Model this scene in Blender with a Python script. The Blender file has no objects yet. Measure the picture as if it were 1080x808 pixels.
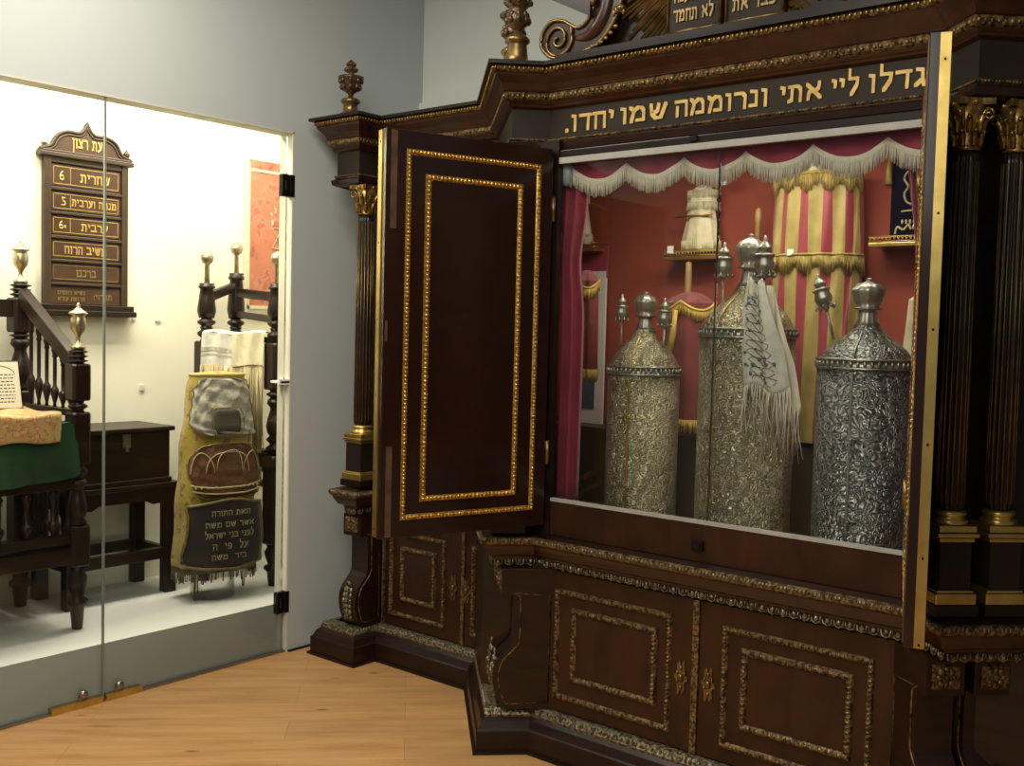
import bpy, bmesh, math, random
from mathutils import Vector, Matrix
random.seed(7)
C = bpy.context.scene.collection
PI = math.pi
S2 = math.sqrt(.5)

# ------------------------------------------------------------------ materials
def newmat(name):
    m = bpy.data.materials.new(name); m.use_nodes = True
    nt = m.node_tree; b = nt.nodes['Principled BSDF']
    return m, nt, b
def lk(nt, a, b): nt.links.new(a, b)
def coords(nt, scale=(1,1,1), rot=(0,0,0)):
    tc = nt.nodes.new('ShaderNodeTexCoord'); mp = nt.nodes.new('ShaderNodeMapping')
    mp.inputs['Scale'].default_value = scale; mp.inputs['Rotation'].default_value = rot
    lk(nt, tc.outputs['Object'], mp.inputs['Vector']); return mp.outputs['Vector']
def ramp(nt, fac, stops):
    r = nt.nodes.new('ShaderNodeValToRGB'); e = r.color_ramp.elements
    while len(e) < len(stops): e.new(.5)
    for i, (p, c) in enumerate(stops): e[i].position = p; e[i].color = (*c, 1)
    lk(nt, fac, r.inputs['Fac']); return r.outputs['Color']
def noise(nt, vec, scale, detail=4, rough=.55):
    n = nt.nodes.new('ShaderNodeTexNoise'); n.inputs['Scale'].default_value = scale
    n.inputs['Detail'].default_value = detail; n.inputs['Roughness'].default_value = rough
    lk(nt, vec, n.inputs['Vector']); return n.outputs['Fac']
def bump(nt, b, h, strength=.3, dist=.01):
    u = nt.nodes.new('ShaderNodeBump'); u.inputs['Strength'].default_value = strength; u.inputs['Distance'].default_value = dist
    lk(nt, h, u.inputs['Height']); lk(nt, u.outputs['Normal'], b.inputs['Normal'])
def mat(name, c1, c2=None, rough=.5, metal=0, nscale=8, stretch=(1,1,1), bstr=0, bdist=.003, coat=0, sheen=0, emis=None, spec=.5, detail=4, lo=.3, hi=.7):
    m, nt, b = newmat(name)
    v = coords(nt, stretch); n = noise(nt, v, nscale, detail)
    lk(nt, ramp(nt, n, [(lo, c1), (hi, c2 or tuple(x*.85 for x in c1))]), b.inputs['Base Color'])
    b.inputs['Roughness'].default_value = rough; b.inputs['Metallic'].default_value = metal
    b.inputs['Coat Weight'].default_value = coat; b.inputs['Coat Roughness'].default_value = .18
    b.inputs['Sheen Weight'].default_value = sheen; b.inputs['Specular IOR Level'].default_value = spec
    if emis: b.inputs['Emission Color'].default_value = (*emis[:3], 1); b.inputs['Emission Strength'].default_value = emis[3]
    if bstr: bump(nt, b, n, bstr, bdist)
    return m
M = {}
M['wood'] = mat('dark walnut', (.024,.0078,.0030), (.009,.0034,.0016), .34, nscale=3, stretch=(2,2,14), coat=.12, spec=.35)
M['wood_red'] = mat('red brown walnut', (.046,.0125,.0042), (.020,.0062,.0025), .3, nscale=3, stretch=(8,8,3), coat=.18, spec=.4)
M['wood_plain'] = mat('panel walnut', (.040,.0120,.0038), (.016,.0053,.0021), .36, nscale=2.5, stretch=(6,6,2), coat=.10, spec=.3)
M['wood_black'] = mat('near black stained wood', (.015,.0072,.0038), (.007,.004,.0028), .32, nscale=5, stretch=(2,2,8), coat=.10, spec=.3)
M['wood_dark'] = mat('scuffed dark plinth wood', (.024,.0085,.0035), (.010,.0045,.0022), .42, nscale=4, stretch=(2,2,5), coat=.05, spec=.3)
M['inlay'] = mat('dark frieze wood', (.024,.0155,.0095), (.015,.010,.0065), .55, nscale=5, spec=.2)
M['carve'] = mat('bronzed carved wood', (.22,.14,.05), (.045,.022,.010), .38, .45, nscale=70, bstr=.9, bdist=.004, detail=2, lo=.4, hi=.6)
M['carve_silver'] = mat('greyed gilt bead carving', (.26,.22,.13), (.05,.032,.016), .38, .5, nscale=80, bstr=.9, bdist=.004, detail=2, lo=.4, hi=.6)
M['gilt'] = mat('bright gilding', (.80,.50,.12), (.38,.20,.04), .3, .85, nscale=90, bstr=.6, bdist=.003, detail=2, lo=.38, hi=.66)
M['brass'] = mat('aged brass', (.72,.52,.17), (.50,.34,.09), .3, .9, nscale=14, bstr=.15)
M['brass_dark'] = mat('dark brass', (.27,.18,.065), (.11,.065,.026), .35, .8, nscale=20, bstr=.3)
M['gold_letter'] = mat('gold leaf lettering', (.62,.42,.13), (.40,.26,.07), .45, .35, nscale=30)
M['gold_dim'] = mat('faded gold lettering', (.36,.25,.09), (.22,.14,.05), .45, .4, nscale=30)
M['bench'] = mat('dark oak', (.021,.010,.005), (.010,.005,.003), .42, nscale=4, stretch=(3,3,12), coat=.12, spec=.35)
M['board'] = mat('board brown', (.050,.028,.014), (.032,.018,.009), .45, nscale=4, stretch=(2,2,8))
M['boardpanel'] = mat('board panel', (.070,.034,.017), (.046,.022,.011), .4, nscale=6)
M['walnut_edge'] = mat('worn brown strip', (.11,.06,.03), (.05,.02,.01), .5, nscale=20)
M['velvet_red'] = mat('burgundy velvet', (.34,.028,.070), (.22,.016,.045), .75, nscale=6, sheen=.35)
M['velvet_green'] = mat('green velvet', (.003,.06,.012), (.001,.025,.006), .6, nscale=5, sheen=.08)
M['cream'] = mat('cream fringe', (.78,.72,.60), (.62,.56,.45), .8, nscale=60, stretch=(6,6,.5))
M['yellow_fringe'] = mat('yellow fringe', (.62,.42,.09), (.40,.26,.05), .7, nscale=60, stretch=(6,6,.5))
M['yellow_silk'] = mat('yellow silk', (.46,.36,.11), (.30,.22,.06), .5, nscale=14, bstr=.4, bdist=.004, sheen=.2)
M['pink_silk'] = mat('dusty rose silk', (.34,.045,.065), (.24,.03,.042), .5, nscale=8, sheen=.2)
M['red_cloth'] = mat('worn red cloth', (.24,.035,.022), (.13,.02,.015), .7, nscale=9, sheen=.25)
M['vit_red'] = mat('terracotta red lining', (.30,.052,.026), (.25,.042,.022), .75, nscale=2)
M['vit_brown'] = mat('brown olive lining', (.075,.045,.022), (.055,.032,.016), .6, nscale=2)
M['white_silk'] = mat('ivory silk', (.72,.66,.47), (.55,.48,.30), .5, nscale=25, bstr=.5, bdist=.004)
M['white_cloth'] = mat('white embroidered linen', (.66,.64,.56), (.50,.48,.41), .7, nscale=30, bstr=.3)
M['navy'] = mat('navy velvet', (.010,.008,.022), (.006,.005,.012), .9, nscale=8, spec=.05)
M['black_velvet'] = mat('brown black velvet', (.020,.011,.009), (.012,.007,.006), .75, nscale=12, sheen=.3)
M['grey_silk'] = mat('grey silk applique', (.50,.475,.39), (.34,.32,.255), .95, nscale=55, bstr=.8, bdist=.006, spec=.05)
M['rose_brown'] = mat('faded rose crown cloth', (.20,.10,.055), (.13,.065,.035), .9, nscale=45, bstr=.6, spec=.1)
M['green_gold'] = mat('tarnished gold braid', (.22,.17,.06), (.11,.08,.03), .5, .3, nscale=60, bstr=.6)
M['dark_fringe'] = mat('dark metal thread fringe', (.12,.085,.03), (.05,.035,.015), .6, nscale=40)
M['paper'] = mat('paper', (.70,.66,.52), (.62,.57,.43), .8, nscale=5)
M['white'] = mat('white card', (.88,.88,.84), (.84,.84,.80), .7, nscale=3)
M['ink'] = mat('ink', (.03,.03,.03), rough=.8)
M['blue'] = mat('blue print', (.12,.17,.26), (.07,.10,.17), .5, nscale=20)
M['silver_smooth'] = mat('worn silver', (.46,.44,.385), (.26,.245,.21), .38, .82, nscale=25, bstr=.25)
M['finial_brass'] = mat('embossed pale brass', (.58,.50,.34), (.34,.28,.17), .32, .9, nscale=40, bstr=.6)
M['steel'] = mat('brushed steel', (.35,.33,.28), (.26,.24,.2), .3, .9, nscale=9)
M['black_metal'] = mat('black metal', (.015,.012,.010), (.01,.008,.007), .35, .6, nscale=9)
M['grey_seal'] = mat('grey glazing bead', (.36,.34,.30), (.28,.27,.24), .5, nscale=12)
M['lamp'] = mat('grey lamp glass', (.33,.37,.38), (.28,.32,.33), .3, nscale=5)
M['socket'] = mat('white plastic', (.7,.68,.6), rough=.4)
M['umbrella_wood'] = mat('turned pale wood', (.40,.24,.09), (.28,.16,.06), .5, nscale=10, stretch=(4,4,1))

M['fringe_pale'] = mat('pale gold thread', (.52,.44,.25), (.38,.31,.16), .7, nscale=60, stretch=(6,6,.5))
M['fringe_gold'] = mat('old gold fringe', (.46,.34,.10), (.26,.18,.05), .6, .15, nscale=60, stretch=(6,6,.5))
M['fringe_yellow'] = mat('bright yellow fringe', (.68,.47,.10), (.42,.27,.05), .6, nscale=60, stretch=(6,6,.5))
M['top_cloth'] = mat('plum red cloth', (.24,.045,.05), (.15,.03,.03), .7, nscale=9, sheen=.3)
M['black_velvet2'] = mat('taupe velvet', (.10,.085,.06), (.07,.055,.04), .75, nscale=12)
M['gold_embroidery'] = mat('dull gold embroidery', (.42,.36,.22), (.28,.23,.13), .6, nscale=40)
def wallmat(name, clo, chi):
    m, nt, b = newmat(name); v = coords(nt)
    n = noise(nt, v, 1.3, 3)
    lk(nt, ramp(nt, n, [(.3, clo), (.7, chi)]), b.inputs['Base Color'])
    b.inputs['Roughness'].default_value = .6; b.inputs['Specular IOR Level'].default_value = .3
    bump(nt, b, noise(nt, v, 120, 2), .05, .002); return m
M['wall'] = wallmat('painted grey wall', (.465,.495,.475), (.485,.515,.495))
M['wall_light'] = wallmat('pale wall', (.66,.68,.62), (.70,.72,.66))
M['niche'] = wallmat('cream niche wall', (.80,.76,.62), (.83,.79,.65))
M['plat_top'] = wallmat('white platform', (.56,.57,.55), (.60,.61,.58))
M['reveal'] = wallmat('cream reveal', (.56,.54,.44), (.60,.57,.47))
M['plat_front'] = wallmat('grey platform front', (.56,.645,.66), (.60,.685,.70))

def coords2(nt, scale, rz):          # rotate first, then scale
    tc = nt.nodes.new('ShaderNodeTexCoord'); m1 = nt.nodes.new('ShaderNodeMapping'); m2 = nt.nodes.new('ShaderNodeMapping')
    m1.inputs['Rotation'].default_value = (0,0,rz); m2.inputs['Scale'].default_value = scale
    lk(nt, tc.outputs['Object'], m1.inputs['Vector']); lk(nt, m1.outputs['Vector'], m2.inputs['Vector']); return m2.outputs['Vector']
def floormat():
    m, nt, b = newmat('oak laminate')
    v = coords(nt, rot=(0,0,-PI/4))
    br = nt.nodes.new('ShaderNodeTexBrick'); lk(nt, v, br.inputs['Vector'])
    for k, x in (('Scale',1),('Mortar Size',.0010),('Brick Width',1.25),('Row Height',.2),('Bias',0),('Mortar Smooth',.6)): br.inputs[k].default_value = x
    br.offset = .37; br.inputs['Color1'].default_value = (.0,.0,.0,1); br.inputs['Color2'].default_value = (1,1,1,1); br.inputs['Mortar'].default_value = (.5,.5,.5,1)
    v2 = coords2(nt, (1,9,1), -PI/4)
    n = noise(nt, v2, 2.2, 6, .6)
    v3 = coords2(nt, (1.6,7,1), -PI/4); kn = noise(nt, v3, 1.9, 3, .5)
    c = ramp(nt, n, [(.22,(.36,.18,.062)), (.5,(.52,.285,.110)), (.78,(.62,.365,.155))])
    kr = ramp(nt, kn, [(.18,(.30,.16,.08)), (.30,(1,1,1)), (.7,(1.05,1.02,1.0))])
    mx = nt.nodes.new('ShaderNodeMix'); mx.data_type='RGBA'; mx.blend_type='MULTIPLY'; mx.inputs['Factor'].default_value=.55
    lk(nt, c, mx.inputs[6]); lk(nt, kr, mx.inputs[7])
    vk = nt.nodes.new('ShaderNodeTexVoronoi'); vk.inputs['Scale'].default_value = 3.1; lk(nt, coords2(nt, (.9,2.6,1), -PI/4), vk.inputs['Vector'])
    kk = ramp(nt, vk.outputs['Distance'], [(.0,(.26,.13,.07)), (.045,(.42,.26,.16)), (.10,(1,1,1))])
    mk = nt.nodes.new('ShaderNodeMix'); mk.data_type='RGBA'; mk.blend_type='MULTIPLY'; mk.inputs['Factor'].default_value=.8
    lk(nt, mx.outputs[2], mk.inputs[6]); lk(nt, kk, mk.inputs[7]); mx = mk
    mt = ramp(nt, br.outputs['Color'], [(0,(.92,.92,.92)),(1,(1.06,1.05,1.04))])
    m2 = nt.nodes.new('ShaderNodeMix'); m2.data_type='RGBA'; m2.blend_type='MULTIPLY'; m2.inputs['Factor'].default_value=1
    lk(nt, mx.outputs[2], m2.inputs[6]); lk(nt, mt, m2.inputs[7])
    sm = ramp(nt, br.outputs['Fac'], [(0,(1,1,1)),(1,(.55,.42,.34))])
    m3 = nt.nodes.new('ShaderNodeMix'); m3.data_type='RGBA'; m3.blend_type='MULTIPLY'; m3.inputs['Factor'].default_value=1
    lk(nt, m2.outputs[2], m3.inputs[6]); lk(nt, sm, m3.inputs[7])
    lk(nt, m3.outputs[2], b.inputs['Base Color']); b.inputs['Roughness'].default_value=.38
    return m
M['floor'] = floormat()

def silver(name, tint, dark, scale):
    # repousse silver: scrolling foliage relief
    m, nt, b = newmat(name); v = coords(nt)
    w = nt.nodes.new('ShaderNodeTexNoise'); w.inputs['Scale'].default_value = scale*.5; w.inputs['Detail'].default_value = 1; lk(nt, v, w.inputs['Vector'])
    ad = nt.nodes.new('ShaderNodeMix'); ad.data_type='RGBA'; ad.blend_type='LINEAR_LIGHT'; ad.inputs['Factor'].default_value=.035
    lk(nt, v, ad.inputs[6]); lk(nt, w.outputs['Color'], ad.inputs[7])
    vo = nt.nodes.new('ShaderNodeTexVoronoi'); vo.inputs['Scale'].default_value = scale; lk(nt, ad.outputs[2], vo.inputs['Vector'])
    sn = nt.nodes.new('ShaderNodeMath'); sn.operation='MULTIPLY'; sn.inputs[1].default_value = 17; lk(nt, vo.outputs['Distance'], sn.inputs[0])
    s2 = nt.nodes.new('ShaderNodeMath'); s2.operation='SINE'; lk(nt, sn.outputs[0], s2.inputs[0])
    n = noise(nt, ad.outputs[2], scale*2.2, 2)
    a = nt.nodes.new('ShaderNodeMath'); a.operation='MULTIPLY_ADD'; a.inputs[1].default_value=.28; lk(nt, s2.outputs[0], a.inputs[0]); lk(nt, n, a.inputs[2])
    lk(nt, ramp(nt, a.outputs[0], [(.28, dark), (.62, tint)]), b.inputs['Base Color'])
    b.inputs['Metallic'].default_value = .85; b.inputs['Roughness'].default_value = .38
    bump(nt, b, a.outputs[0], .8, .0045); return m
M['silver_warm'] = silver('warm embossed silver', (.50,.45,.31), (.20,.175,.11), 52)
M['silver_grey'] = silver('dark embossed silver', (.40,.40,.385), (.12,.12,.115), 40)

def brocade(name, base, cols, scale=16):
    m, nt, b = newmat(name); v = coords(nt)
    n = noise(nt, v, scale, 3, .6)
    stops = [(0, base)]
    lk(nt, ramp(nt, n, [(.30,cols[0]),(.40,base),(.52,base),(.57,cols[1]),(.63,cols[2]),(.70,base)]), b.inputs['Base Color'])
    b.inputs['Roughness'].default_value=.5; b.inputs['Sheen Weight'].default_value=.2
    bump(nt, b, noise(nt, v, scale*2.5, 3), .5, .006); return m
M['brocade'] = brocade('yellow floral brocade', (.36,.275,.03), [(.07,.07,.015),(.42,.19,.10),(.10,.10,.03)], 19)
M['damask'] = brocade('orange damask', (.50,.33,.12), [(.32,.05,.03),(.44,.12,.06),(.62,.42,.2)], 22)
M['parochet'] = brocade('faded coral velvet', (.46,.15,.085), [(.30,.06,.045),(.50,.20,.13),(.36,.085,.055)], 9)

def glassmat(name, tint, refl=.09):
    m = bpy.data.materials.new(name); m.use_nodes = True; nt = m.node_tree; nt.nodes.clear()
    o = nt.nodes.new('ShaderNodeOutputMaterial'); t = nt.nodes.new('ShaderNodeBsdfTransparent'); g = nt.nodes.new('ShaderNodeBsdfGlossy')
    g.inputs['Roughness'].default_value = .02; t.inputs['Color'].default_value = (*tint, 1)
    f = nt.nodes.new('ShaderNodeFresnel'); f.inputs['IOR'].default_value = 1.35
    mu = nt.nodes.new('ShaderNodeMath'); mu.operation='MULTIPLY'; mu.inputs[1].default_value = refl; lk(nt, f.outputs[0], mu.inputs[0])
    mx = nt.nodes.new('ShaderNodeMixShader'); lk(nt, mu.outputs[0], mx.inputs[0]); lk(nt, t.outputs[0], mx.inputs[1]); lk(nt, g.outputs[0], mx.inputs[2])
    lk(nt, mx.outputs[0], o.inputs['Surface']); return m
M['glass'] = glassmat('clear glass', (.97,.98,.97), .8)
M['glass_dim'] = glassmat('vitrine glass', (.93,.94,.92), 1.0)
M['glass_edge'] = mat('glass edge', (.32,.36,.31), (.25,.29,.25), .2, nscale=4)
M['glass_edge_dark'] = mat('dark glass edge', (.02,.022,.02), rough=.2)
M['acrylic'] = glassmat('acrylic', (.975,.975,.965), .5)

# ------------------------------------------------------------------ mesh builder
class MB:
    def __init__(s, T=None): s.bm = bmesh.new(); s.T = T or Matrix(); s.mi = 0
    def v(s, p): return s.bm.verts.new(s.T @ Vector(p))
    def f(s, vs, smooth=False):
        try: f = s.bm.faces.new(vs)
        except ValueError: return None
        f.material_index = s.mi; f.smooth = smooth; return f
    def box(s, x0, x1, y0, y1, z0, z1):
        p = [s.v((x, y, z)) for z in (z0, z1) for x, y in ((x0,y0),(x1,y0),(x1,y1),(x0,y1))]
        for q in ((3,2,1,0),(4,5,6,7),(0,1,5,4),(1,2,6,5),(2,3,7,6),(3,0,4,7)): s.f([p[i] for i in q])
        return s
    def prism(s, pts, z0, z1):           # polygon in xy, extruded in z
        a = [s.v((x, y, z0)) for x, y in pts]; b = [s.v((x, y, z1)) for x, y in pts]
        s.f(a[::-1]); s.f(b); n = len(pts)
        for i in range(n): s.f([a[i], a[(i+1)%n], b[(i+1)%n], b[i]])
        return s
    def extr(s, pts, c0, c1, ax='y'):    # polygon (a,b) extruded along an axis
        def P(a, b, c): return {'y':(a,c,b),'x':(c,a,b),'z':(a,b,c)}[ax]
        A = [s.v(P(a,b,c0)) for a,b in pts]; B = [s.v(P(a,b,c1)) for a,b in pts]
        s.f(A); s.f(B[::-1]); n = len(pts)
        for i in range(n): s.f([A[i], A[(i+1)%n], B[(i+1)%n], B[i]])
        return s
    def lathe(s, prof, c=(0,0,0), seg=20, tilt=None, a0=0, a1=2*PI, flute=0, nfl=16, sq=1.0):
        R = tilt or Matrix(); rows = []; full = abs(a1-a0-2*PI) < 1e-4
        n = seg if full else seg+1
        for r, z in prof:
            row = []
            for i in range(n):
                a = a0+(a1-a0)*i/seg
                rr = r*(1+flute*math.cos(a*nfl)) if flute else r
                q = R @ Vector((rr*math.cos(a), rr*sq*math.sin(a), z)); row.append(s.v((q.x+c[0], q.y+c[1], q.z+c[2])))
            rows.append(row)
        for j in range(len(rows)-1):
            for i in range(n if full else n-1):
                k = (i+1) % n
                s.f([rows[j][i], rows[j][k], rows[j+1][k], rows[j+1][i]], True)
        if full:
            if prof[0][0] > 1e-4: s.f(rows[0][::-1])
            if prof[-1][0] > 1e-4: s.f(rows[-1])
        return s
    def tube(s, pts, r, seg=8, closed=False):
        P = [Vector(p) for p in pts]; n = len(P); rows = []
        for i in range(n):
            a = P[i-1] if (i > 0 or closed) else P[i]; b = P[(i+1)%n] if (i < n-1 or closed) else P[i]
            t = (b-a).normalized(); u = t.cross(Vector((0,0,1)))
            if u.length < 1e-3: u = t.cross(Vector((1,0,0)))
            u.normalize(); w = t.cross(u); rr = r[i] if isinstance(r, (list,tuple)) else r
            rows.append([s.v(P[i]+u*math.cos(2*PI*k/seg)*rr+w*math.sin(2*PI*k/seg)*rr) for k in range(seg)])
        for i in range(n if closed else n-1):
            for k in range(seg): s.f([rows[i][k], rows[i][(k+1)%seg], rows[(i+1)%n][(k+1)%seg], rows[(i+1)%n][k]], True)
        if not closed: s.f(rows[0][::-1]); s.f(rows[-1])
        return s
    def blob(s, c, r, seg=6, rings=3):
        rx, ry, rz = r if isinstance(r, (tuple,list)) else (r,r,r); rows=[]
        top = s.v((c[0],c[1],c[2]+rz)); bot = s.v((c[0],c[1],c[2]-rz))
        for j in range(1, rings+1):
            t = PI*j/(rings+1); rows.append([s.v((c[0]+rx*math.sin(t)*math.cos(2*PI*i/seg), c[1]+ry*math.sin(t)*math.sin(2*PI*i/seg), c[2]+rz*math.cos(t))) for i in range(seg)])
        for i in range(seg):
            k=(i+1)%seg; s.f([top, rows[0][i], rows[0][k]], True); s.f([bot, rows[-1][k], rows[-1][i]], True)
            for j in range(rings-1): s.f([rows[j][i], rows[j+1][i], rows[j+1][k], rows[j][k]], True)
        return s
    def grid(s, fn, nu, nv, mi=None, smooth=True):
        g = [[s.v(fn(i/nu, j/nv)) for i in range(nu+1)] for j in range(nv+1)]
        for j in range(nv):
            for i in range(nu):
                if mi: s.mi = mi((i+.5)/nu, (j+.5)/nv)
                s.f([g[j][i], g[j][i+1], g[j+1][i+1], g[j+1][i]], smooth)
        s.mi = 0; return s
    def build(s, name, mats, parent=None, bevel=0, solid=0):
        bmesh.ops.recalc_face_normals(s.bm, faces=s.bm.faces)
        me = bpy.data.meshes.new(name); s.bm.to_mesh(me); s.bm.free()
        o = bpy.data.objects.new(name, me); C.objects.link(o)
        for m in (mats if isinstance(mats, (list,tuple)) else [mats]): me.materials.append(M[m] if isinstance(m, str) else m)
        if solid:
            d = o.modifiers.new('s','SOLIDIFY'); d.thickness = solid; d.offset = 0
        if bevel:
            d = o.modifiers.new('b','BEVEL'); d.width = bevel; d.segments = 2; d.limit_method='ANGLE'; d.angle_limit = math.radians(40)
        if parent: o.parent = parent; o.matrix_parent_inverse = parent.matrix_world.inverted()
        return o
def empty(name, label, cat, loc=(0,0,0), group=None):
    o = bpy.data.objects.new(name, None); C.objects.link(o); o.location = loc; o.matrix_world = Matrix.Translation(loc)
    o.empty_display_size = .05; return tag(o, label, cat, group)
def tag(o, label=None, cat=None, group=None, kind=None):
    if label: o['label'] = label
    if cat: o['category'] = cat
    if group: o['group'] = group
    if kind: o['kind'] = kind
    return o
def basis(o, u, v, n):                   # local (x->u, y->n, z->v)
    m = Matrix(((u[0], n[0], v[0], o[0]), (u[1], n[1], v[1], o[1]), (u[2], n[2], v[2], o[2]), (0,0,0,1)))
    return m
def place_plan(x, y, ux, uy):            # x along (ux,uy), y = outward (uy,-ux), z up
    return basis((x,y,0), (ux,uy,0), (0,0,1), (uy,-ux,0))

# Hebrew letters drawn with a broad pen: width and strokes on a unit-high letter
GLYPH = {
 'א':(.85,[[(.08,.90),(.78,.10)],[(.72,.95),(.68,.62),(.50,.48)],[(.14,.06),(.18,.40),(.36,.60)]]),
 'ב':(.78,[[(.08,.90),(.50,.90),(.60,.74),(.60,.10)],[(.05,.10),(.75,.10)]]),
 'ג':(.52,[[(.14,.92),(.38,.88),(.38,.34),(.46,.06)],[(.36,.34),(.08,.06)]]),
 'ד':(.72,[[(.05,.88),(.68,.88)],[(.55,.88),(.52,.04)]]),
 'ה':(.76,[[(.05,.88),(.66,.88),(.66,.04)],[(.15,.55),(.14,.04)]]),
 'ו':(.34,[[(.06,.92),(.22,.88),(.21,.04)]]),
 'ז':(.42,[[(.05,.92),(.36,.86)],[(.22,.86),(.20,.04)]]),
 'ח':(.78,[[(.03,.88),(.66,.88),(.66,.04)],[(.15,.86),(.14,.04)]]),
 'ט':(.80,[[(.10,.92),(.12,.25),(.25,.08),(.52,.08),(.68,.25),(.68,.75),(.52,.90),(.40,.78)]]),
 'י':(.32,[[(.06,.92),(.22,.86),(.18,.56)]]),
 'כ':(.72,[[(.08,.90),(.46,.90),(.60,.70),(.60,.30),(.46,.10),(.06,.10)]]),
 'ל':(.66,[[(.12,1.38),(.12,.90),(.58,.88),(.54,.52),(.24,.02)]]),
 'מ':(.86,[[(.05,.92),(.24,.70),(.10,.04)],[(.24,.70),(.45,.90),(.62,.86),(.72,.66),(.72,.10),(.38,.10)]]),
 'ם':(.80,[[(.05,.90),(.68,.88),(.68,.10),(.13,.10),(.13,.86)]]),
 'נ':(.52,[[(.12,.92),(.38,.88),(.38,.10),(.05,.10)]]),
 'ן':(.34,[[(.05,.92),(.20,.88),(.18,-.36)]]),
 'ע':(.76,[[(.08,.92),(.22,.84),(.42,.20)],[(.60,.92),(.66,.80),(.46,.24),(.05,-.04)]]),
 'פ':(.76,[[(.34,.50),(.12,.52),(.12,.84),(.28,.92),(.48,.90),(.62,.70),(.62,.30),(.48,.10),(.06,.10)]]),
 'צ':(.76,[[(.08,.92),(.20,.84),(.60,.12)],[(.62,.92),(.64,.72),(.42,.50)],[(.62,.10),(.05,.10)]]),
 'ר':(.66,[[(.05,.88),(.44,.88),(.58,.70),(.56,.04)]]),
 'ש':(.96,[[(.10,.92),(.16,.36),(.36,.08),(.60,.10),(.84,.92)],[(.48,.92),(.42,.52),(.20,.36)]]),
 'ת':(.82,[[(.05,.88),(.54,.88),(.68,.70),(.66,.04)],[(.22,.86),(.20,.12),(.04,.05)]]),
 '.':(.26,[[(.06,.04),(.12,.10)]]), ':':(.26,[[(.06,.14),(.12,.2)],[(.06,.64),(.12,.7)]]), ' ':(.42,[]), }
def pen_text(body, x0, x1, z0, z1, T, name, m, parent, depth, y, nib, wrap):
    total = sum(GLYPH[ch][0]+.12 for ch in body)-.12; sx = (x1-x0)/total; sz = z1-z0
    nx, nz = nib[0]/2, nib[1]/2; b = MB(); x = total; seq = 0
    for ch in body:
        w, strokes = GLYPH[ch]; x -= w
        for st in strokes:
            for (ax, az), (bx_, bz) in zip(st, st[1:]):
                n = 3 if wrap else 1
                for k in range(n):
                    p = (x+ax+(bx_-ax)*k/n, az+(bz-az)*k/n); q = (x+ax+(bx_-ax)*(k+1)/n, az+(bz-az)*(k+1)/n)
                    pts = sorted([(p[0]-nx,p[1]-nz),(p[0]+nx,p[1]-nz),(p[0]+nx,p[1]+nz*.7),(p[0]-nx,p[1]+nz),(q[0]-nx,q[1]-nz),(q[0]+nx,q[1]-nz),(q[0]+nx,q[1]+nz*.7),(q[0]-nx,q[1]+nz)])
                    def half(L):
                        h = []
                        for r in L:
                            while len(h) > 1 and (h[-1][0]-h[-2][0])*(r[1]-h[-2][1])-(h[-1][1]-h[-2][1])*(r[0]-h[-2][0]) <= 0: h.pop()
                            h.append(r)
                        return h[:-1]
                    hull = half(pts)+half(pts[::-1])
                    ring = []; seq += 1
                    for yy in (0, depth+(seq % 5)*.00022):
                        row = []
                        for hx, hz in hull:
                            X, Z = x0+hx*sx, z0+hz*sz; row.append(b.v(T @ Vector((X, y+yy+(wrap(X, Z) if wrap else 0), Z))))
                        ring.append(row)
                    A, B = ring; b.f(B); b.f(A[::-1]); N = len(A)
                    for i in range(N): b.f([A[i], A[(i+1)%N], B[(i+1)%N], B[i]])
        x -= .12
    return b.build(name, m, parent)
def text_mesh(body, x0, x1, z0, z1, T, name, m, parent, depth=.002, bold=0.0, keep=False, y=0.0, rtl=True, shear=0, wrap=None, nib=(.15,.20)):
    if rtl: return pen_text(body, x0, x1, z0, z1, T, name, m, parent, depth, y, nib, wrap)
    cu = bpy.data.curves.new('t', 'FONT'); cu.body = body[::-1] if rtl else body
    cu.size = 1; cu.extrude = 0; cu.offset = bold; cu.resolution_u = 3; cu.shear = shear
    ob = bpy.data.objects.new('t', cu); C.objects.link(ob)
    dg = bpy.context.evaluated_depsgraph_get(); dg.update()
    me0 = ob.evaluated_get(dg).to_mesh()
    bm = bmesh.new(); bm.from_mesh(me0); ob.evaluated_get(dg).to_mesh_clear()
    bpy.data.objects.remove(ob); bpy.data.curves.remove(cu)
    if not bm.verts: bm.free(); return None
    xs = [v.co.x for v in bm.verts]; ys = [v.co.y for v in bm.verts]
    ax, bx_, ay, by_ = min(xs), max(xs), min(ys), max(ys)
    sx = (x1-x0)/(bx_-ax); sz = (z1-z0)/(by_-ay)
    if keep: sx = min(sx, sz*keep); xm=(x0+x1)/2; x0 = xm-sx*(bx_-ax)/2
    r = bmesh.ops.extrude_face_region(bm, geom=bm.faces[:])
    up = [e for e in r['geom'] if isinstance(e, bmesh.types.BMVert)]; ups = set(up)
    for v in bm.verts:
        yy = depth if v in ups else 0
        q = Vector((x0+(v.co.x-ax)*sx, y+yy, z0+(v.co.y-ay)*sz))
        if wrap: q.y += wrap(q.x, q.z)
        v.co = T @ q
    bmesh.ops.recalc_face_normals(bm, faces=bm.faces)
    me = bpy.data.meshes.new(name); bm.to_mesh(me); bm.free(); me.materials.append(M[m])
    o = bpy.data.objects.new(name, me); C.objects.link(o)
    if parent: o.parent = parent; o.matrix_parent_inverse = parent.matrix_world.inverted()
    return o

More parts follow.
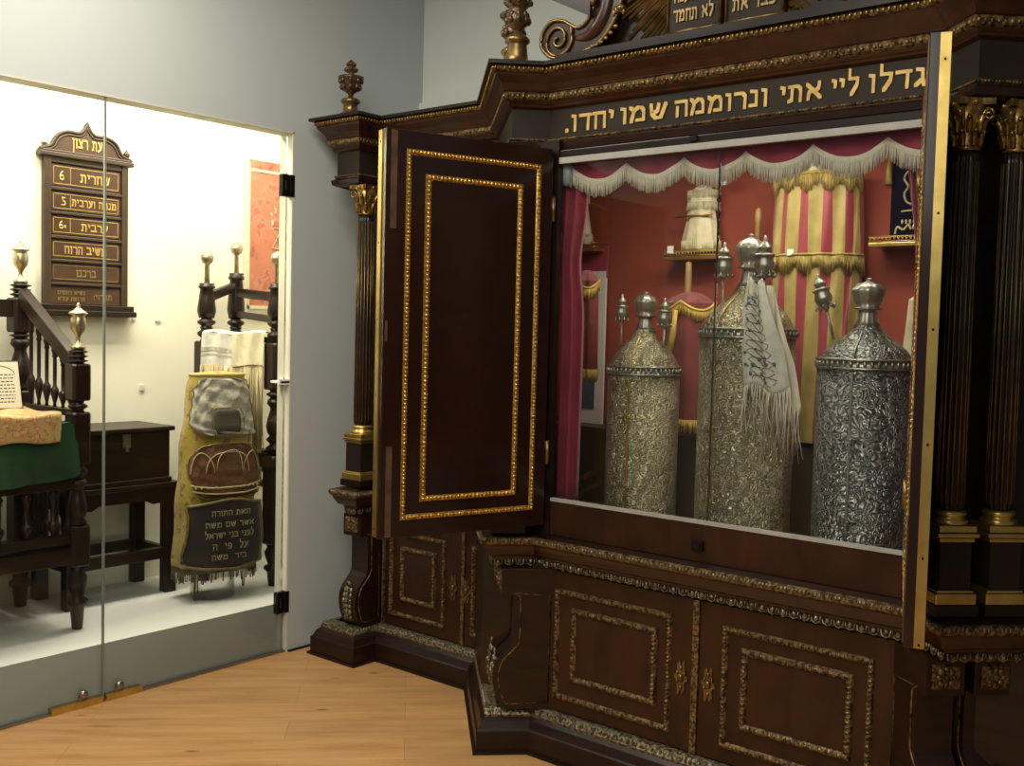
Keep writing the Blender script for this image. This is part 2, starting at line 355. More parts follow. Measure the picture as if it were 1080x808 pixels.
# ------------------------------------------------------------------ plan paths of the ark
PATH = [(-3.92,3.95),(-3.92,3.26),(-3.61,3.26),(-3.61,3.40),(-3.023,3.40),(-2.528,2.905),(-2.39,3.043),(-1.01,3.043),(-.872,2.905),(-.377,3.40),(.35,3.40),(.35,3.95)]
EPATH = [(-3.965,3.95),(-3.965,3.26),(-3.635,3.26),(-3.635,3.40)]+PATH[4:]
SPATH = [(-3.80,3.95),(-3.80,3.26)]+PATH[2:]
def offs(path, d):                       # mitred offset; positive = outward (towards the viewer)
    n = len(path); out = []
    for i in range(n):
        def nrm(a, b):
            dx, dy = b[0]-a[0], b[1]-a[1]; l = math.hypot(dx, dy); return (dy/l, -dx/l)
        if i == 0: m = nrm(path[0], path[1]); k = 1
        elif i == n-1: m = nrm(path[-2], path[-1]); k = 1
        else:
            a = nrm(path[i-1], path[i]); b = nrm(path[i], path[i+1]); m = (a[0]+b[0], a[1]+b[1]); l = math.hypot(*m); m = (m[0]/l, m[1]/l); k = 1/max(.3, m[0]*a[0]+m[1]*a[1])
        out.append((path[i][0]+m[0]*d*k, path[i][1]+m[1]*d*k))
    return out
def sweep(name, m, parent, prof, path=PATH, closed=False):
    b = MB(); rows = []
    for o, z in prof: rows.append([b.v((x, y, z)) for x, y in offs(path, o)])
    n = len(rows)
    for j in range(n if closed else n-1):
        A, B = rows[j], rows[(j+1)%n]
        for i in range(len(path)-1): b.f([A[i], A[i+1], B[i+1], B[i]])
    if closed:
        b.f([r[0] for r in rows]); b.f([r[-1] for r in rows][::-1])
    return b.build(name, m, parent)
def beads(name, m, parent, o, z, step, size, path=PATH, segs=None, dart=False):
    b = MB(); P = offs(path, o)
    for i in range(len(P)-1):
        if segs is not None and i not in segs: continue
        (x0,y0),(x1,y1) = P[i], P[i+1]; L = math.hypot(x1-x0, y1-y0); n = max(1, int(L/step)); ux, uy = (x1-x0)/L, (y1-y0)/L
        b.T = place_plan(x0, y0, ux, uy)
        for k in range(n):
            t = (k+.5)*L/n
            if dart:
                b.blob((t, 0, z), (size[0], size[1], size[2]), 8, 3)
                # surrounding collar and dart
                b.tube([(t-step*.42, .002, z+size[2]), (t-step*.36, .003, z-size[2]*.6), (t, .003, z-size[2]*1.15), (t+step*.36, .003, z-size[2]*.6), (t+step*.42, .002, z+size[2])], .0028, 4)
            else: b.blob((t, 0, z), size, 6, 2)
    return b.build(name, m, parent)

SEG = list(range(0, 11))
ark = empty('torah_ark', 'tall carved dark walnut synagogue cabinet with gilt mouldings, its two upper doors standing open', 'cabinet', (-1.7, 3.5, 0))

# plinth and lower mouldings
sweep('plinth', 'wood_dark', ark, [(0,0),(0,.085),(-.006,.09)])
sweep('plinth_moulding', 'wood', ark, [(-.004,.085),(-.008,.092),(-.02,.118),(-.034,.13),(-.034,.136)])
sweep('plinth_moulding', 'carve_silver', ark, [(-.034,.130),(-.032,.140),(-.045,.160),(-.056,.164),(-.085,.166)])
beads('carved_band', 'carve_silver', ark, -.040, .148, .0165, (.0062,.008,.013))
# bottom skirt line on the floor
sweep('floor_skirting', 'wood_black', ark, [(.012,0),(.012,.012),(-.002,.014)])
# body behind
body = [(-3.84,3.94),(-3.84,3.48),(-3.05,3.48),(-2.73,3.16),(-2.42,3.123),(-.98,3.123),(-.67,3.16),(-.35,3.48),(.34,3.48),(.34,3.94)]
b = MB(); b.prism(body, .02, .80); b.build('lower_body', 'wood', ark)
# shelf mouldings between lower and upper storey
sweep('shelf_moulding', 'wood_red', ark, [(-.085,.70),(-.062,.706),(-.052,.73),(-.050,.742),(-.030,.752),(-.016,.776),(-.010,.79),(-.002,.796)], path=SPATH)
beads('egg_and_dart_band', 'carve_silver', ark, -.052, .722, .036, (.0085,.009,.012), dart=True, path=SPATH)
sweep('shelf_moulding', 'carve', ark, [(-.004,.794),(0,.800),(.002,.808),(0,.82),(-.012,.824)], path=SPATH)
beads('carved_band', 'carve_silver', ark, .001, .811, .0125, (.005,.005,.0085), path=SPATH)
sweep('shelf_top', 'wood', ark, [(-.010,.824),(-.04,.832),(-.26,.838)], path=SPATH)

# ---- lower doors
def frame_mould(b, u0, u1, z0, z1, w, h, base=0):
    P = [(u0,z0),(u1,z0),(u1,z1),(u0,z1)]; prof = [(0,0),(w*.15,h*.8),(w*.5,h),(w*.85,h*.55),(w,0)]
    rows = []
    for d, hh in prof:
        rows.append([b.v((x, base+hh, z)) for x, z in ((u0+d,z0+d),(u1-d,z0+d),(u1-d,z1-d),(u0+d,z1-d))])
    for j in range(len(rows)-1):
        for i in range(4): b.f([rows[j][i], rows[j][(i+1)%4], rows[j+1][(i+1)%4], rows[j+1][i]])
def frame_beads(b, u0, u1, z0, z1, w, h, step, base=0):
    a = w*.5; q = [(u0+a,z0+a),(u1-a,z0+a),(u1-a,z1-a),(u0+a,z1-a)]
    for i in range(4):
        (x0,y0),(x1,y1) = q[i], q[(i+1)%4]; L = math.hypot(x1-x0,y1-y0); n = max(2,int(L/step))
        for k in range(n):
            t = k/n; x=x0+(x1-x0)*t; z=y0+(y1-y0)*t; hor = abs(x1-x0) > .001
            b.blob((x, base+h, z), (step*.36 if hor else w*.42, h*.55, w*.42 if hor else step*.36), 5, 2)
def escutcheon(T, u, z, parent):
    b = MB(T)
    pts=[]; n=36
    for i in range(n):
        a = 2*PI*i/n; r = 1+.22*math.cos(6*a)+.12*math.cos(10*a+1)
        pts.append((u+.021*r*math.cos(a), z+.047*r*math.sin(a)*(1+.15*abs(math.sin(a)))))
    b.extr(pts, .0, .004)
    e = b.build('escutcheon', 'brass_dark', parent)
    b = MB(T); b.blob((u, .008, z), (.011,.007,.015), 8, 4); b.blob((u,.006,z+.034),(.007,.005,.009)); b.blob((u,.006,z-.034),(.007,.005,.009))
    for s in (-1,1): b.blob((u+s*.014,.005,z+.015),(.005,.004,.008)); b.blob((u+s*.014,.005,z-.015),(.005,.004,.008))
    b.build('lock_boss', 'brass_dark', e)
def low_door(T, u0, u1, zb, zt, outer, inner, eu, mname='wood_plain'):
    b = MB(T); b.box(u0, u1, 0, .014, zb, zt)
    d = b.build('cupboard_door', mname, ark, bevel=.002)
    b = MB(T); frame_mould(b, *outer, .022, .010, .014); frame_beads(b, *outer, .022, .009, .014, .014); b.build('door_moulding', 'carve', d)
    b = MB(T); frame_mould(b, *inner, .026, .014, .014); frame_beads(b, *inner, .026, .011, .015, .014); b.build('door_moulding', 'carve', d)
    iu0, iu1, iz0, iz1 = inner
    b = MB(T); b.box(iu0+.024, iu1-.024, .013, .019, iz0+.024, iz1-.024); b.build('door_panel', mname, d, bevel=.002)
    T2 = T @ Matrix.Translation((0,.014,0))
    escutcheon(T2, eu, .42, d)
TB = place_plan(0, 3.123, 1, 0)
low_door(TB, -2.405, -1.735, .17, .70, (-2.325,-1.818,.216,.634), (-2.246,-1.874,.295,.573), -1.777)
low_door(TB, -1.710, -1.0, .17, .70, (-1.625,-1.113,.220,.632), (-1.553,-1.175,.298,.572), -1.672)
TW = place_plan(0, 3.48, 1, 0)
low_door(TW, -3.62, -3.125, .17, .70, (-3.59,-3.222,.218,.628), (-3.512,-3.28,.298,.560), -3.172)
low_door(TW, -3.10, -2.70, .17, .70, (-3.062,-2.72,.218,.628), (-2.98,-2.80,.298,.560), -3.09)
low_door(TW, -.60, -.05, .17, .70, (-.55,-.14,.218,.628), (-.47,-.22,.298,.560), -.09)
b = MB(TB); b.box(-1.735,-1.712,.0,.020,.168,.70)
for k in range(26): b.blob((-1.7235,.020,.18+k*.02),(.005,.003,.006))
b.build('door_stile', 'carve', ark)
b = MB(TW); b.box(-3.122,-3.104,0,.02,.168,.70); b.build('door_stile', 'carve', ark)
b = MB(TW); b.box(-3.64,-3.632,0,.016,.17,.70); b.build('door_stile', 'carve_silver', ark)
b = MB(place_plan(-2.528,2.905,S2,S2)); 

# ---- S-shaped console brackets.  local: x along the front, y outward, z up
def smooth(pts, n=5):
    out = []; N = len(pts)
    for i in range(N-1):
        p0, p1, p2, p3 = pts[max(i-1,0)], pts[i], pts[i+1], pts[min(i+2,N-1)]
        for k in range(n):
            t = k/n
            out.append(tuple(.5*((2*p1[j])+(-p0[j]+p2[j])*t+(2*p0[j]-5*p1[j]+4*p2[j]-p3[j])*t*t+(-p0[j]+3*p1[j]-3*p2[j]+p3[j])*t**3) for j in range(2)))
    out.append(pts[-1]); return out
def leaf(b, x, y, z, s, flip=1):
    for k in range(5):
        a = (k-2)*.5; b.blob((x+math.sin(a)*.020*s, y+.004, z+flip*math.cos(a)*.020*s), (.0065*s,.006*s,.013*s), 6, 3)
def console(x, w, face, T, name='console'):
    # face = outward distance of the front of the top block; back wall at 0
    F = face
    front = smooth([(F,.616),(F-.045,.60),(F-.052,.56),(F-.052,.46),(F-.048,.42),(F-.02,.385),(F+.012,.35),(F+.026,.30),(F+.022,.25),(F+.004,.20),(F-.018,.172)])
    pts = [(0,.166),(0,.616)] + front + [(F-.03,.166)]
    b = MB(T); b.extr(pts, x-w/2, x+w/2, 'x'); con = b.build(name, 'wood', ark)
    b = MB(T); b.box(x-w/2-.003, x+w/2+.003, 0, F, .60, .702); blk = b.build('console_block', 'wood', con, bevel=.002)
    b = MB(T); b.extr([(F,.618),(F,.69),(F+.006,.683),(F+.006,.625)][::1], x-w*.36, x+w*.36, 'x')
    for k in range(8):
        a=PI/4*k; b.blob((x+.022*math.cos(a), F+.007, .654+.022*math.sin(a)), (.0105 if k%2 else .008,.006,.0105 if k%2 else .008), 6, 3)
    b.blob((x, F+.010, .654), (.009,.007,.009), 8, 3); b.build('rosette', 'carve', con)
    b = MB(T)
    for k in range(6):
        z = .345-k*.026; fy = F+.018+.010*math.sin(k/5*PI); wv = .030-.003*abs(k-2)
        for s in (-1, 0, 1): b.blob((x+s*wv*.75, fy-.003*abs(s), z-.004*abs(s)), (.011,.011,.016), 6, 3)
    leaf(b, x, F+.012, .36, .8)
    b.build('acanthus_carving', 'carve_silver', con)
    # raised side outlines, following the profile
    for s in (-1, 1):
        xx = x+s*(w/2+.0015)
        line = [(xx, max(.02, y-.022), z) for y, z in front[2:-3]]
        line = [(xx, .03, .60)] + line + [(xx, .03, .19)]
        b = MB(T); b.tube(line, .0032, 5, closed=True); b.build('side_bead', 'carve', con)
    return con
# left end unit (faces the viewer), its back on the wing body
TL = place_plan(0, 3.48, 1, 0)
console(-3.705, .115, .155, TL)
# pier consoles: long outer side of each pier. left: face normal (-1,-1); right: (1,-1)
def pier_T(side):
    if side < 0:   # origin at corner A5, x runs from outer end to corner
        return place_plan(-2.528, 2.905, S2, -S2)      # x negative = away from corner
    return place_plan(-.872, 2.905, S2, S2)
CU = (.072, .217)
DEP = .30
for side in (-1, 1):
    T = pier_T(side); T = T @ Matrix.Translation((0,-DEP,0)) 
    for cu in CU: console(side*(cu), .112, DEP-.085, T)
    x0, x1 = sorted((side*.02, side*.45))
    b = MB(T); b.box(x0, x1, 0, DEP-.20, .15, .72)
    b.build('pier_core', 'wood_black', ark)
    # filled side panel facing the bay, with a bead outline
b = MB(place_plan(-2.528+.03, 2.905, S2, S2))
# ---- pedestals, columns, capitals
def pedestal(x, y0, T, half=.045, z0=.838):
    b = MB(T)
    b.box(x-half-.018, x+half+.018, y0-half-.018, y0+half+.018, z0, z0+.03)
    p = b.build('column_pedestal', 'wood_black', ark)
    b = MB(T); h = half
    for (e, a, c) in ((.014,.03,.062),(.008,.062,.070)): b.box(x-h-e, x+h+e, y0-h-e, y0+h+e, z0+a, z0+c)
    b.build('pedestal_base', 'brass', p, bevel=.003)
    b = MB(T); b.box(x-h, x+h, y0-h, y0+h, z0+.068, z0+.205); b.build('pedestal_die', 'inlay', p)
    b = MB(T)
    for (e, a, c) in ((.006,.205,.216),(.015,.219,.230),(.009,.232,.250)): b.box(x-h-e, x+h+e, y0-h-e, y0+h+e, z0+a, z0+c)
    b.build('pedestal_cap', 'brass', p, bevel=.002)
    return p
def column(x, y0, T, r=.036, zb=1.088, zt=2.12):
    b = MB(T)
    prof = [(r*.9, zb+.035),(r*1.0, zb+.05),(r*1.0, zb+.30),(r*.98, zt-.4),(r*.90, zt-.03),(r*.86,zt)]
    b.lathe(prof, (x,y0,0), 96, flute=.045, nfl=16); col = b.build('column', 'brass_dark' if False else 'wood_black', ark)
    b = MB(T)
    for k in range(16):
        a = PI/16+2*PI*k/16*1.0 - PI/16
        b.tube([(x+r*1.035*math.cos(a), y0+r*1.035*math.sin(a), zb+.06), (x+r*.945*math.cos(a), y0+r*.945*math.sin(a), zt-.03)], .0028, 4)
    b.build('gilt_fillets', 'brass_dark', col)
    b = MB(T); b.lathe([(r*1.35,zb),(r*1.42,zb+.006),(r*1.35,zb+.014),(r*1.1,zb+.018),(r*1.12,zb+.024),(r*1.28,zb+.029),(r*1.2,zb+.036),(r*1.02,zb+.04)], (x,y0,0), 28)
    b.build('column_base', 'brass', col)
    # corinthian capital
    z = zt
    b = MB(T); b.lathe([(r*.88,z),(r*1.05,z+.004),(r*.9,z+.01),(r*.92,z+.03),(r*1.02,z+.08),(r*1.3,z+.122)], (x,y0,0), 24)
    for row,(zz,n,rr,h,off) in enumerate(((z+.012,8,r*.98,.045,0),(z+.048,8,r*1.08,.045,PI/8))):
        for k in range(n):
            a = off+2*PI*k/n; ca, sa = math.cos(a), math.sin(a)
            pts = [(x+ca*rr, y0+sa*rr, zz),(x+ca*rr*1.08, y0+sa*rr*1.08, zz+h*.6),(x+ca*rr*1.3, y0+sa*rr*1.3, zz+h*.95),(x+ca*rr*1.42, y0+sa*rr*1.42, zz+h*.78)]
            b.tube(pts, [.0075,.0085,.0065,.003], 6)
    for k in range(4):
        a = PI/4+PI/2*k; ca, sa = math.cos(a), math.sin(a)
        sp = []
        for t in range(14):
            th = t/13*2.6*PI; q = .016*(1-t/16)
            rr = r*1.55+q*math.sin(th)*.9; sp.append((x+ca*rr, y0+sa*rr, z+.112-.016+q*math.cos(th)))
        b.tube(sp, .0035, 5)
        b.tube([(x+ca*r*.95,y0+sa*r*.95,z+.06),(x+ca*r*1.15,y0+sa*r*1.15,z+.10),(x+ca*r*1.5,y0+sa*r*1.5,z+.116)], .005, 5)
    q = r*1.42
    b.prism([(x+q*c_, y0+q*s_) for c_, s_ in ((-1,-1),(-.4,-.8),(.4,-.8),(1,-1),(.8,-.4),(.8,.4),(1,1),(.4,.8),(-.4,.8),(-1,1),(-.8,.4),(-.8,-.4))], z+.122, z+.14)
    for k in range(4): a = PI/2*k; b.blob((x+math.cos(a)*q*.82, y0+math.sin(a)*q*.82, z+.128), (.009,.009,.009))
    b.build('capital', 'gilt' if False else 'brass_dark2', col)
M['brass_dark2'] = mat('burnished dark gold', (.42,.26,.07), (.13,.07,.02), .32, .8, nscale=60, bstr=.5, detail=2)
for side in (-1, 1):
    T = pier_T(side)
    for cu in CU:
        pedestal(side*cu, -.105, T); column(side*cu, -.105, T)
pedestal(-3.705, .155-.052, TL, .052); column(-3.705, .155-.055, TL, .040)

# ---- upper storey walls
upL = [(-3.86,3.94),(-3.86,3.50),(-2.883,3.50),(-2.473,3.09),(-2.352,3.09),(-2.352,3.115),(-2.462,3.115),(-2.872,3.525),(-2.98,3.6),(-2.98,3.94)]
upR = [(-3.40-x, y) for x, y in upL if x > -3.5]
upR = [(-3.39-x, y) for x, y in [(-2.883,3.50),(-2.473,3.09),(-2.352,3.09),(-2.352,3.115),(-2.462,3.115),(-2.872,3.525)]]
b = MB(); b.prism([(-3.86,3.90),(-3.86,3.50),(-2.883,3.50),(-2.473,3.09),(-2.350,3.09),(-2.350,3.115),(-2.462,3.115),(-2.96,3.60),(-2.96,3.90)], .83, 2.30)
b.build('upper_wing', 'wood_black', ark)
b = MB(); b.prism([(-3.39-x, y) for x, y in [(-2.883,3.50),(-2.473,3.09),(-2.350,3.09),(-2.350,3.115),(-2.462,3.115),(-2.96,3.60),(-2.96,3.90),(-3.73,3.90),(-3.73,3.50)]], .83, 2.30)
b.build('upper_wing', 'wood_black', ark)
# sill and head of the opening
b = MB(); b.box(-2.36,-1.03,3.095,3.15,.832,.965); sill = b.build('opening_sill', 'wood_plain', ark, bevel=.004)
b = MB(); b.box(-1.742,-1.700,3.083,3.10,.872,.905); b.box(-1.735,-1.707,3.079,3.09,.878,.899); b.build('lock_plate', 'black_metal', sill)
b = MB(); b.box(-2.36,-1.03,3.095,3.145,2.235,2.264); head = b.build('opening_head', 'wood_black', ark, bevel=.004)
b = MB(); b.box(-1.80,-1.775,3.085,3.097,2.243,2.262); b.build('door_catch', 'black_metal', head)
# ---- entablature

sweep('architrave', 'wood', ark, [(-.30,2.262),(-.085,2.262),(-.070,2.270),(-.066,2.290),(-.082,2.300),(-.082,2.305)], path=EPATH)
sweep('architrave_bead', 'carve', ark, [(-.082,2.303),(-.075,2.309),(-.082,2.315),(-.088,2.315)], path=EPATH)
beads('carved_band', 'carve', ark, -.078, 2.309, .010, (.0035,.004,.0042), path=EPATH)
sweep('frieze', 'inlay', ark, [(-.088,2.312),(-.088,2.424)], path=EPATH)
sweep('cornice', 'wood_red', ark, [(-.088,2.422),(-.074,2.430),(-.070,2.436),(-.074,2.440),(-.064,2.452)], path=EPATH)
sweep('cornice', 'carve', ark, [(-.066,2.450),(-.056,2.456),(-.050,2.474),(-.055,2.480)], path=EPATH)
beads('carved_band', 'carve', ark, -.054, 2.465, .019, (.0075,.006,.0085), path=EPATH)
sweep('cornice', 'wood_red', ark, [(-.055,2.478),(-.048,2.482),(-.052,2.486),(-.040,2.508),(-.018,2.532),(-.014,2.540),(-.018,2.544)], path=EPATH)
sweep('cornice', 'carve', ark, [(-.018,2.543),(-.010,2.548),(-.006,2.560),(-.010,2.566)], path=EPATH)
M['gilt_dark'] = mat('rubbed gilding', (.55,.34,.10), (.22,.12,.03), .35, .8, nscale=70, detail=2)
beads('carved_band', 'gilt_dark', ark, -.006, 2.556, .0165, (.0058,.006,.0085), path=EPATH)
top = offs(EPATH, .012)
b = MB(); b.prism(top, 2.566, 2.580); b.build('cornice_top', 'wood_black', ark)
b = MB(); b.prism(offs(EPATH, -.10), 2.375, 2.567); b.build('entablature_core', 'wood_black', ark)
# inscription
TI = place_plan(0, 3.043+.088, 1, 0)
for wd, x0, x1, z0, z1 in (('יחדו.',-2.352,-2.135,2.336,2.396),('שמו',-2.108,-1.912,2.340,2.396),('ונרוממה',-1.886,-1.542,2.340,2.396),('אתי',-1.500,-1.362,2.340,2.394),('ליי',-1.330,-1.244,2.340,2.394),('גדלו',-1.214,-1.046,2.340,2.394)):
    text_mesh(wd, x0, x1, z0, z1, TI, 'inscription_word', 'gold_letter', ark, depth=.003, bold=.006, y=.0005)

# ---- finials
def finial(x, y, z, T=None, s=1.0):
    b = MB(T)
    b.lathe([(.052,0),(.054,.010),(.046,.016),(.040,.020),(.041,.030),(.036,.075),(.038,.080),(.047,.088),(.047,.098),(.038,.106),(.030,.112),(.016,.120),(.014,.130)], (x,y,z), 24)
    f = b.build('finial', 'brass_dark', ark)
    b = MB(T)
    b.lathe([(.014,.130),(.020,.138),(.038,.15),(.044,.17),(.036,.19),(.030,.205),(.034,.215),(.050,.225),(.050,.240),(.036,.250),(.018,.258),(.015,.268),(.026,.28),(.028,.30),(.016,.32),(.010,.33),(.018,.345),(.012,.365),(.002,.375)], (x,y,z), 20)
    for k in range(8):
        a = 2*PI*k/8
        for zz, rr, ss in ((.165,.040,.012),(.185,.034,.011),(.232,.048,.009),(.29,.026,.009),(.345,.016,.007)): b.blob((x+rr*math.cos(a), y+rr*math.sin(a), z+zz), (ss,ss,ss*1.3))
    b.build('finial_urn', 'carve_dark', f)
    return f
M['carve_dark'] = mat('carved dark bronze', (.16,.095,.04), (.04,.022,.012), .35, .5, nscale=60, bstr=.9, bdist=.004, detail=2)
def finial_small(x, y, z):
    b = MB(); b.lathe([(.054,0),(.056,.02),(.044,.026),(.036,.032),(.033,.066),(.044,.074),(.046,.086),(.036,.094),(.014,.100),(.010,.112)], (x,y,z), 24)
    f = b.build('finial', 'brass_dark', ark)
    b = MB(); b.lathe([(.010,.110),(.016,.118),(.034,.132),(.042,.150),(.046,.170),(.060,.186),(.062,.196),(.044,.202),(.016,.206),(.012,.214),(.026,.222),(.028,.234),(.010,.242),(.020,.252),(.014,.268),(.002,.278)], (x,y,z), 20)
    for k in range(8):
        a = 2*PI*k/8
        for zz, rr, ss in ((.148,.042,.012),(.176,.050,.011),(.230,.026,.008),(.255,.018,.007)): b.blob((x+rr*math.cos(a), y+rr*math.sin(a), z+zz), (ss,ss,ss*1.3))
    b.build('finial_urn', 'carve_dark', f)
finial_small(-3.805, 3.36, 2.579)
for side in (-1, 1):
    T = pier_T(side)
    for cu in CU:
        p = T @ Vector((side*cu*1.15, -.10, 0)); finial(p.x, p.y, 2.579)

# ---- crest: scroll volutes, sunburst and the two tablets
def crest_volute(sx):
    X = lambda x: x if sx > 0 else -3.39-x
    out = smooth([(-2.36,2.592),(-2.40,2.61),(-2.432,2.65),(-2.425,2.70),(-2.385,2.73),(-2.335,2.725),(-2.30,2.705),(-2.268,2.69),(-2.235,2.70),(-2.205,2.74),(-2.19,2.80),(-2.19,2.90)], 5)
    inn = smooth([(-2.06,2.90),(-2.07,2.80),(-2.095,2.72),(-2.13,2.66),(-2.18,2.618),(-2.23,2.603),(-2.29,2.60),(-2.36,2.592)], 5)
    poly = [(X(x), z) for x, z in out+inn[:-1]]
    b = MB(); b.extr(poly, 3.075, 3.14, 'y'); v = b.build('crest_scroll', 'wood', ark)
    b = MB(); b.tube([(X(x), 3.072, z) for x, z in out], .007, 6); b.tube([(X(x), 3.072, z) for x, z in inn], .008, 6)
    sp = []
    for i in range(60):
        t = i/59; a = -PI*.2+t*3.6*PI; r = .066*(1-t)**.8+.003
        sp.append((X(-2.355+r*math.cos(-a)*1.0), 3.070, 2.660+r*math.sin(-a)))
    b.tube(sp, .0062, 6)
    mid = smooth([(-2.28,2.655),(-2.225,2.655),(-2.18,2.685),(-2.15,2.74),(-2.14,2.82),(-2.14,2.90)],5)
    b.build('gilt_rib', 'brass_dark', v)
    b = MB(); b.tube([(X(x), 3.085, z) for x, z in mid], [.012+.018*min(1,i/8) for i in range(len(mid))], 10); b.build('scroll_spine', 'wood_red', v)
    b = MB(); leaf(b, X(-2.085), 3.06, 2.70, 1.2); b.blob((X(-2.075),3.06,2.725),(.022,.01,.012)); b.blob((X(-2.195),3.06,2.77),(.016,.012,.02)); b.blob((X(-2.205),3.06,2.80),(.012,.012,.012))
    for k in range(6): b.blob((X(-2.20+k*.02),3.068,2.612+k*k*.0022),(.012,.006,.008))
    b.build('leaf_ornament', 'brass_dark', v)
crest_volute(1); crest_volute(-1)
b = MB(); b.box(-2.36,-1.03,3.06,3.16,2.588,2.603); b.build('crest_base', 'wood_black', ark)
b = MB(); b.extr([(-2.19,2.60),(-1.20,2.60),(-1.14,2.95),(-2.25,2.95)], 3.115, 3.15, 'y'); sb = b.build('sunburst_panel', 'wood_black', ark)
b = MB(); cx, cz = -1.70, 2.92
for k in range(90):
    a = PI*(1.0 + k/89)+random.uniform(-.012,.012); r0 = .10; r1 = random.uniform(.36,.56); w = .006
    d = Vector((math.cos(a),0,math.sin(a))); n = Vector((-d.z,0,d.x)); zlim = 2.606
    if d.z < 0: r1 = min(r1, (zlim-cz)/d.z)
    if r1 < .22: continue
    A, B = Vector((cx,3.112,cz))+d*r0, Vector((cx,3.112,cz))+d*r1
    q = [b.v(A+n*w*.6), b.v(A-n*w*.6), b.v(B-n*w), b.v(B+n*w)]; tp = [b.v((A+Vector((0,-.010,0)))), b.v((B+Vector((0,-.006,0))))]
    b.f([q[0],q[3],tp[1],tp[0]]); b.f([q[1],tp[0],tp[1],q[2]]); b.f([q[2],tp[1],q[3]]); b.f([q[0],tp[0],q[1]])
b.build('sun_rays', 'brass_dark', sb)
for (x0, x1, lines) in ((-1.905,-1.695,['לא תענה','לא תחמד','לא תגנב']), (-1.685,-1.475,['לא תשא','כבד את','זכור את'])):
    b = MB(); b.box(x0, x1, 3.085, 3.115, 2.606, 3.05); tb = b.build('stone_tablet', 'inlay', ark, bevel=.003)
    b = MB(); frame_T = place_plan(0, 3.085, 1, 0); b.T = frame_T
    for xx in (x0+.006, x1-.006): b.tube([(xx,.001,2.61),(xx,.001,3.05)], .006, 6)
    b.tube([(x0,.001,2.612),(x1,.001,2.612)], .006, 6); b.build('tablet_border', 'brass_dark', tb)
    order = [lines[1], lines[0], lines[2]]
    for k, t in enumerate(order): text_mesh(t, x0+.03, x1-.03, 2.645+k*.065, 2.685+k*.065, frame_T, 'tablet_lettering', 'gold_dim', tb, depth=.004, bold=.004)
# raking pediment blocks over the scrolls
for s in (1, -1):
    X = lambda x: x if s > 0 else -3.39-x
    b = MB(); b.extr([(X(-2.46),2.845),(X(-2.20),2.715),(X(-2.20),2.90),(X(-2.46),3.02)], 3.05, 3.20, 'y'); b.build('pediment_block', 'wood_black', ark)

# ---- the big open doors
def big_door(hx, hy, ux, uy, nsign, label, L=.69, dz=0, th=.046, hs=1.0):
    # local x = u from the hinge, y = inside face normal, z up
    nx, ny = (uy, -ux) if nsign > 0 else (-uy, ux)
    T = basis((hx,hy,0), (ux,uy,0), (0,0,1), (nx,ny,0)); z0, z1 = .872+dz, 2.265+dz; nh = hs
    b = MB(T); b.box(0, L, -th, 0, z0, z1); d = b.build('cabinet_door', 'wood_door', ark, bevel=.002)
    d['label'] = label
    b = MB(T); frame_mould(b, .050, L-.075, .932+dz, 2.203+dz, .020, .006*hs); frame_beads(b, .050,L-.075,.932+dz,2.203+dz,.020,.007*hs,.0135); b.build('gilt_moulding', 'gilt', d)
    b = MB(T); frame_mould(b, .127, L-.148, .992+dz, 2.125+dz, .024, .009*hs); frame_beads(b, .127,L-.148,.992+dz,2.125+dz,.024,.009*hs,.015); b.build('gilt_moulding', 'gilt', d)
    b = MB(T); b.box(.150,L-.17,.0,.003,1.014+dz,2.103+dz); b.build('door_panel', 'wood_door', d)
    b = MB(T)
    b.box(L-.040,L-.018,0,.003,1.93,z1-.004); b.build('worn_strip', 'walnut_edge', d)
    b = MB(T); b.box(L-.040,L-.018,0,.003,z0+.006,1.19); b.build('worn_strip', 'walnut_edge', d)
    b = MB(T); b.box(L-.014,L-.006,0,.003,1.55,1.62); b.build('edge_catch', 'walnut_edge', d)
    b = MB(T); b.box(L, L+.004, -th+.001, -th*.48, z0+.003, z1-.003)
    for zz in (.90,1.10,1.34,1.62,1.86,2.08,2.24): pass
    e = b.build('brass_edge_strip', 'brass', d)
    for zz in (.90,1.10,1.36,1.62,1.88,2.22): b = MB(T); b.box(L+.0035,L+.0048,-th*.78,-th*.78+.005,zz,zz+.006); b.build('screw_head', 'black_metal', e)
    for zz in (1.10, 2.0):
        b = MB(T); b.lathe([(.007,0),(.007,.09)], (-.004,.004,zz), 10); b.build('hinge_knuckle', 'brass_dark', d)
    return d
M['wood_door'] = mat('polished dark mahogany', (.020,.0055,.003), (.013,.004,.0025), .17, nscale=3, stretch=(3,3,10), coat=.5)
l = math.hypot(.222,.630)
big_door(-2.36, 3.07, -.222/l, -.630/l, -1, 'left dark polished door with two gilt rectangular mouldings', .667, th=.056)
l = math.hypot(.232,.668)
big_door(-1.03, 3.07, .232/l, -.668/l, 1, 'right door seen almost edge on with a brass edge strip', .705, .02, hs=.3)

# ---- vitrine interior and glazing
IN = [(-2.94,3.90),(-2.94,3.62),(-2.455,3.135),(-2.36,3.125)]
inR = [(-3.39-x, y) for x, y in IN][::-1]
b = MB()
loop = [(-2.36,3.13),(-2.45,3.14),(-2.94,3.63),(-2.94,3.89),(-.45,3.89),(-.45,3.63),(-.94,3.14),(-1.03,3.13)]
for i in range(len(loop)-1):
    (x0,y0),(x1,y1) = loop[i], loop[i+1]
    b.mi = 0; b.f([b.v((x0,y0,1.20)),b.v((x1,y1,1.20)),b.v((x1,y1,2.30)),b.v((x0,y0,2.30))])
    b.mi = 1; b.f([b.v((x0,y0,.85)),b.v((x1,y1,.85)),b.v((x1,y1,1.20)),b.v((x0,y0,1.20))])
b.mi = 1; b.f([b.v((x,y,.86)) for x,y in loop]); b.mi = 0; b.f([b.v((x,y,2.30)) for x,y in loop])
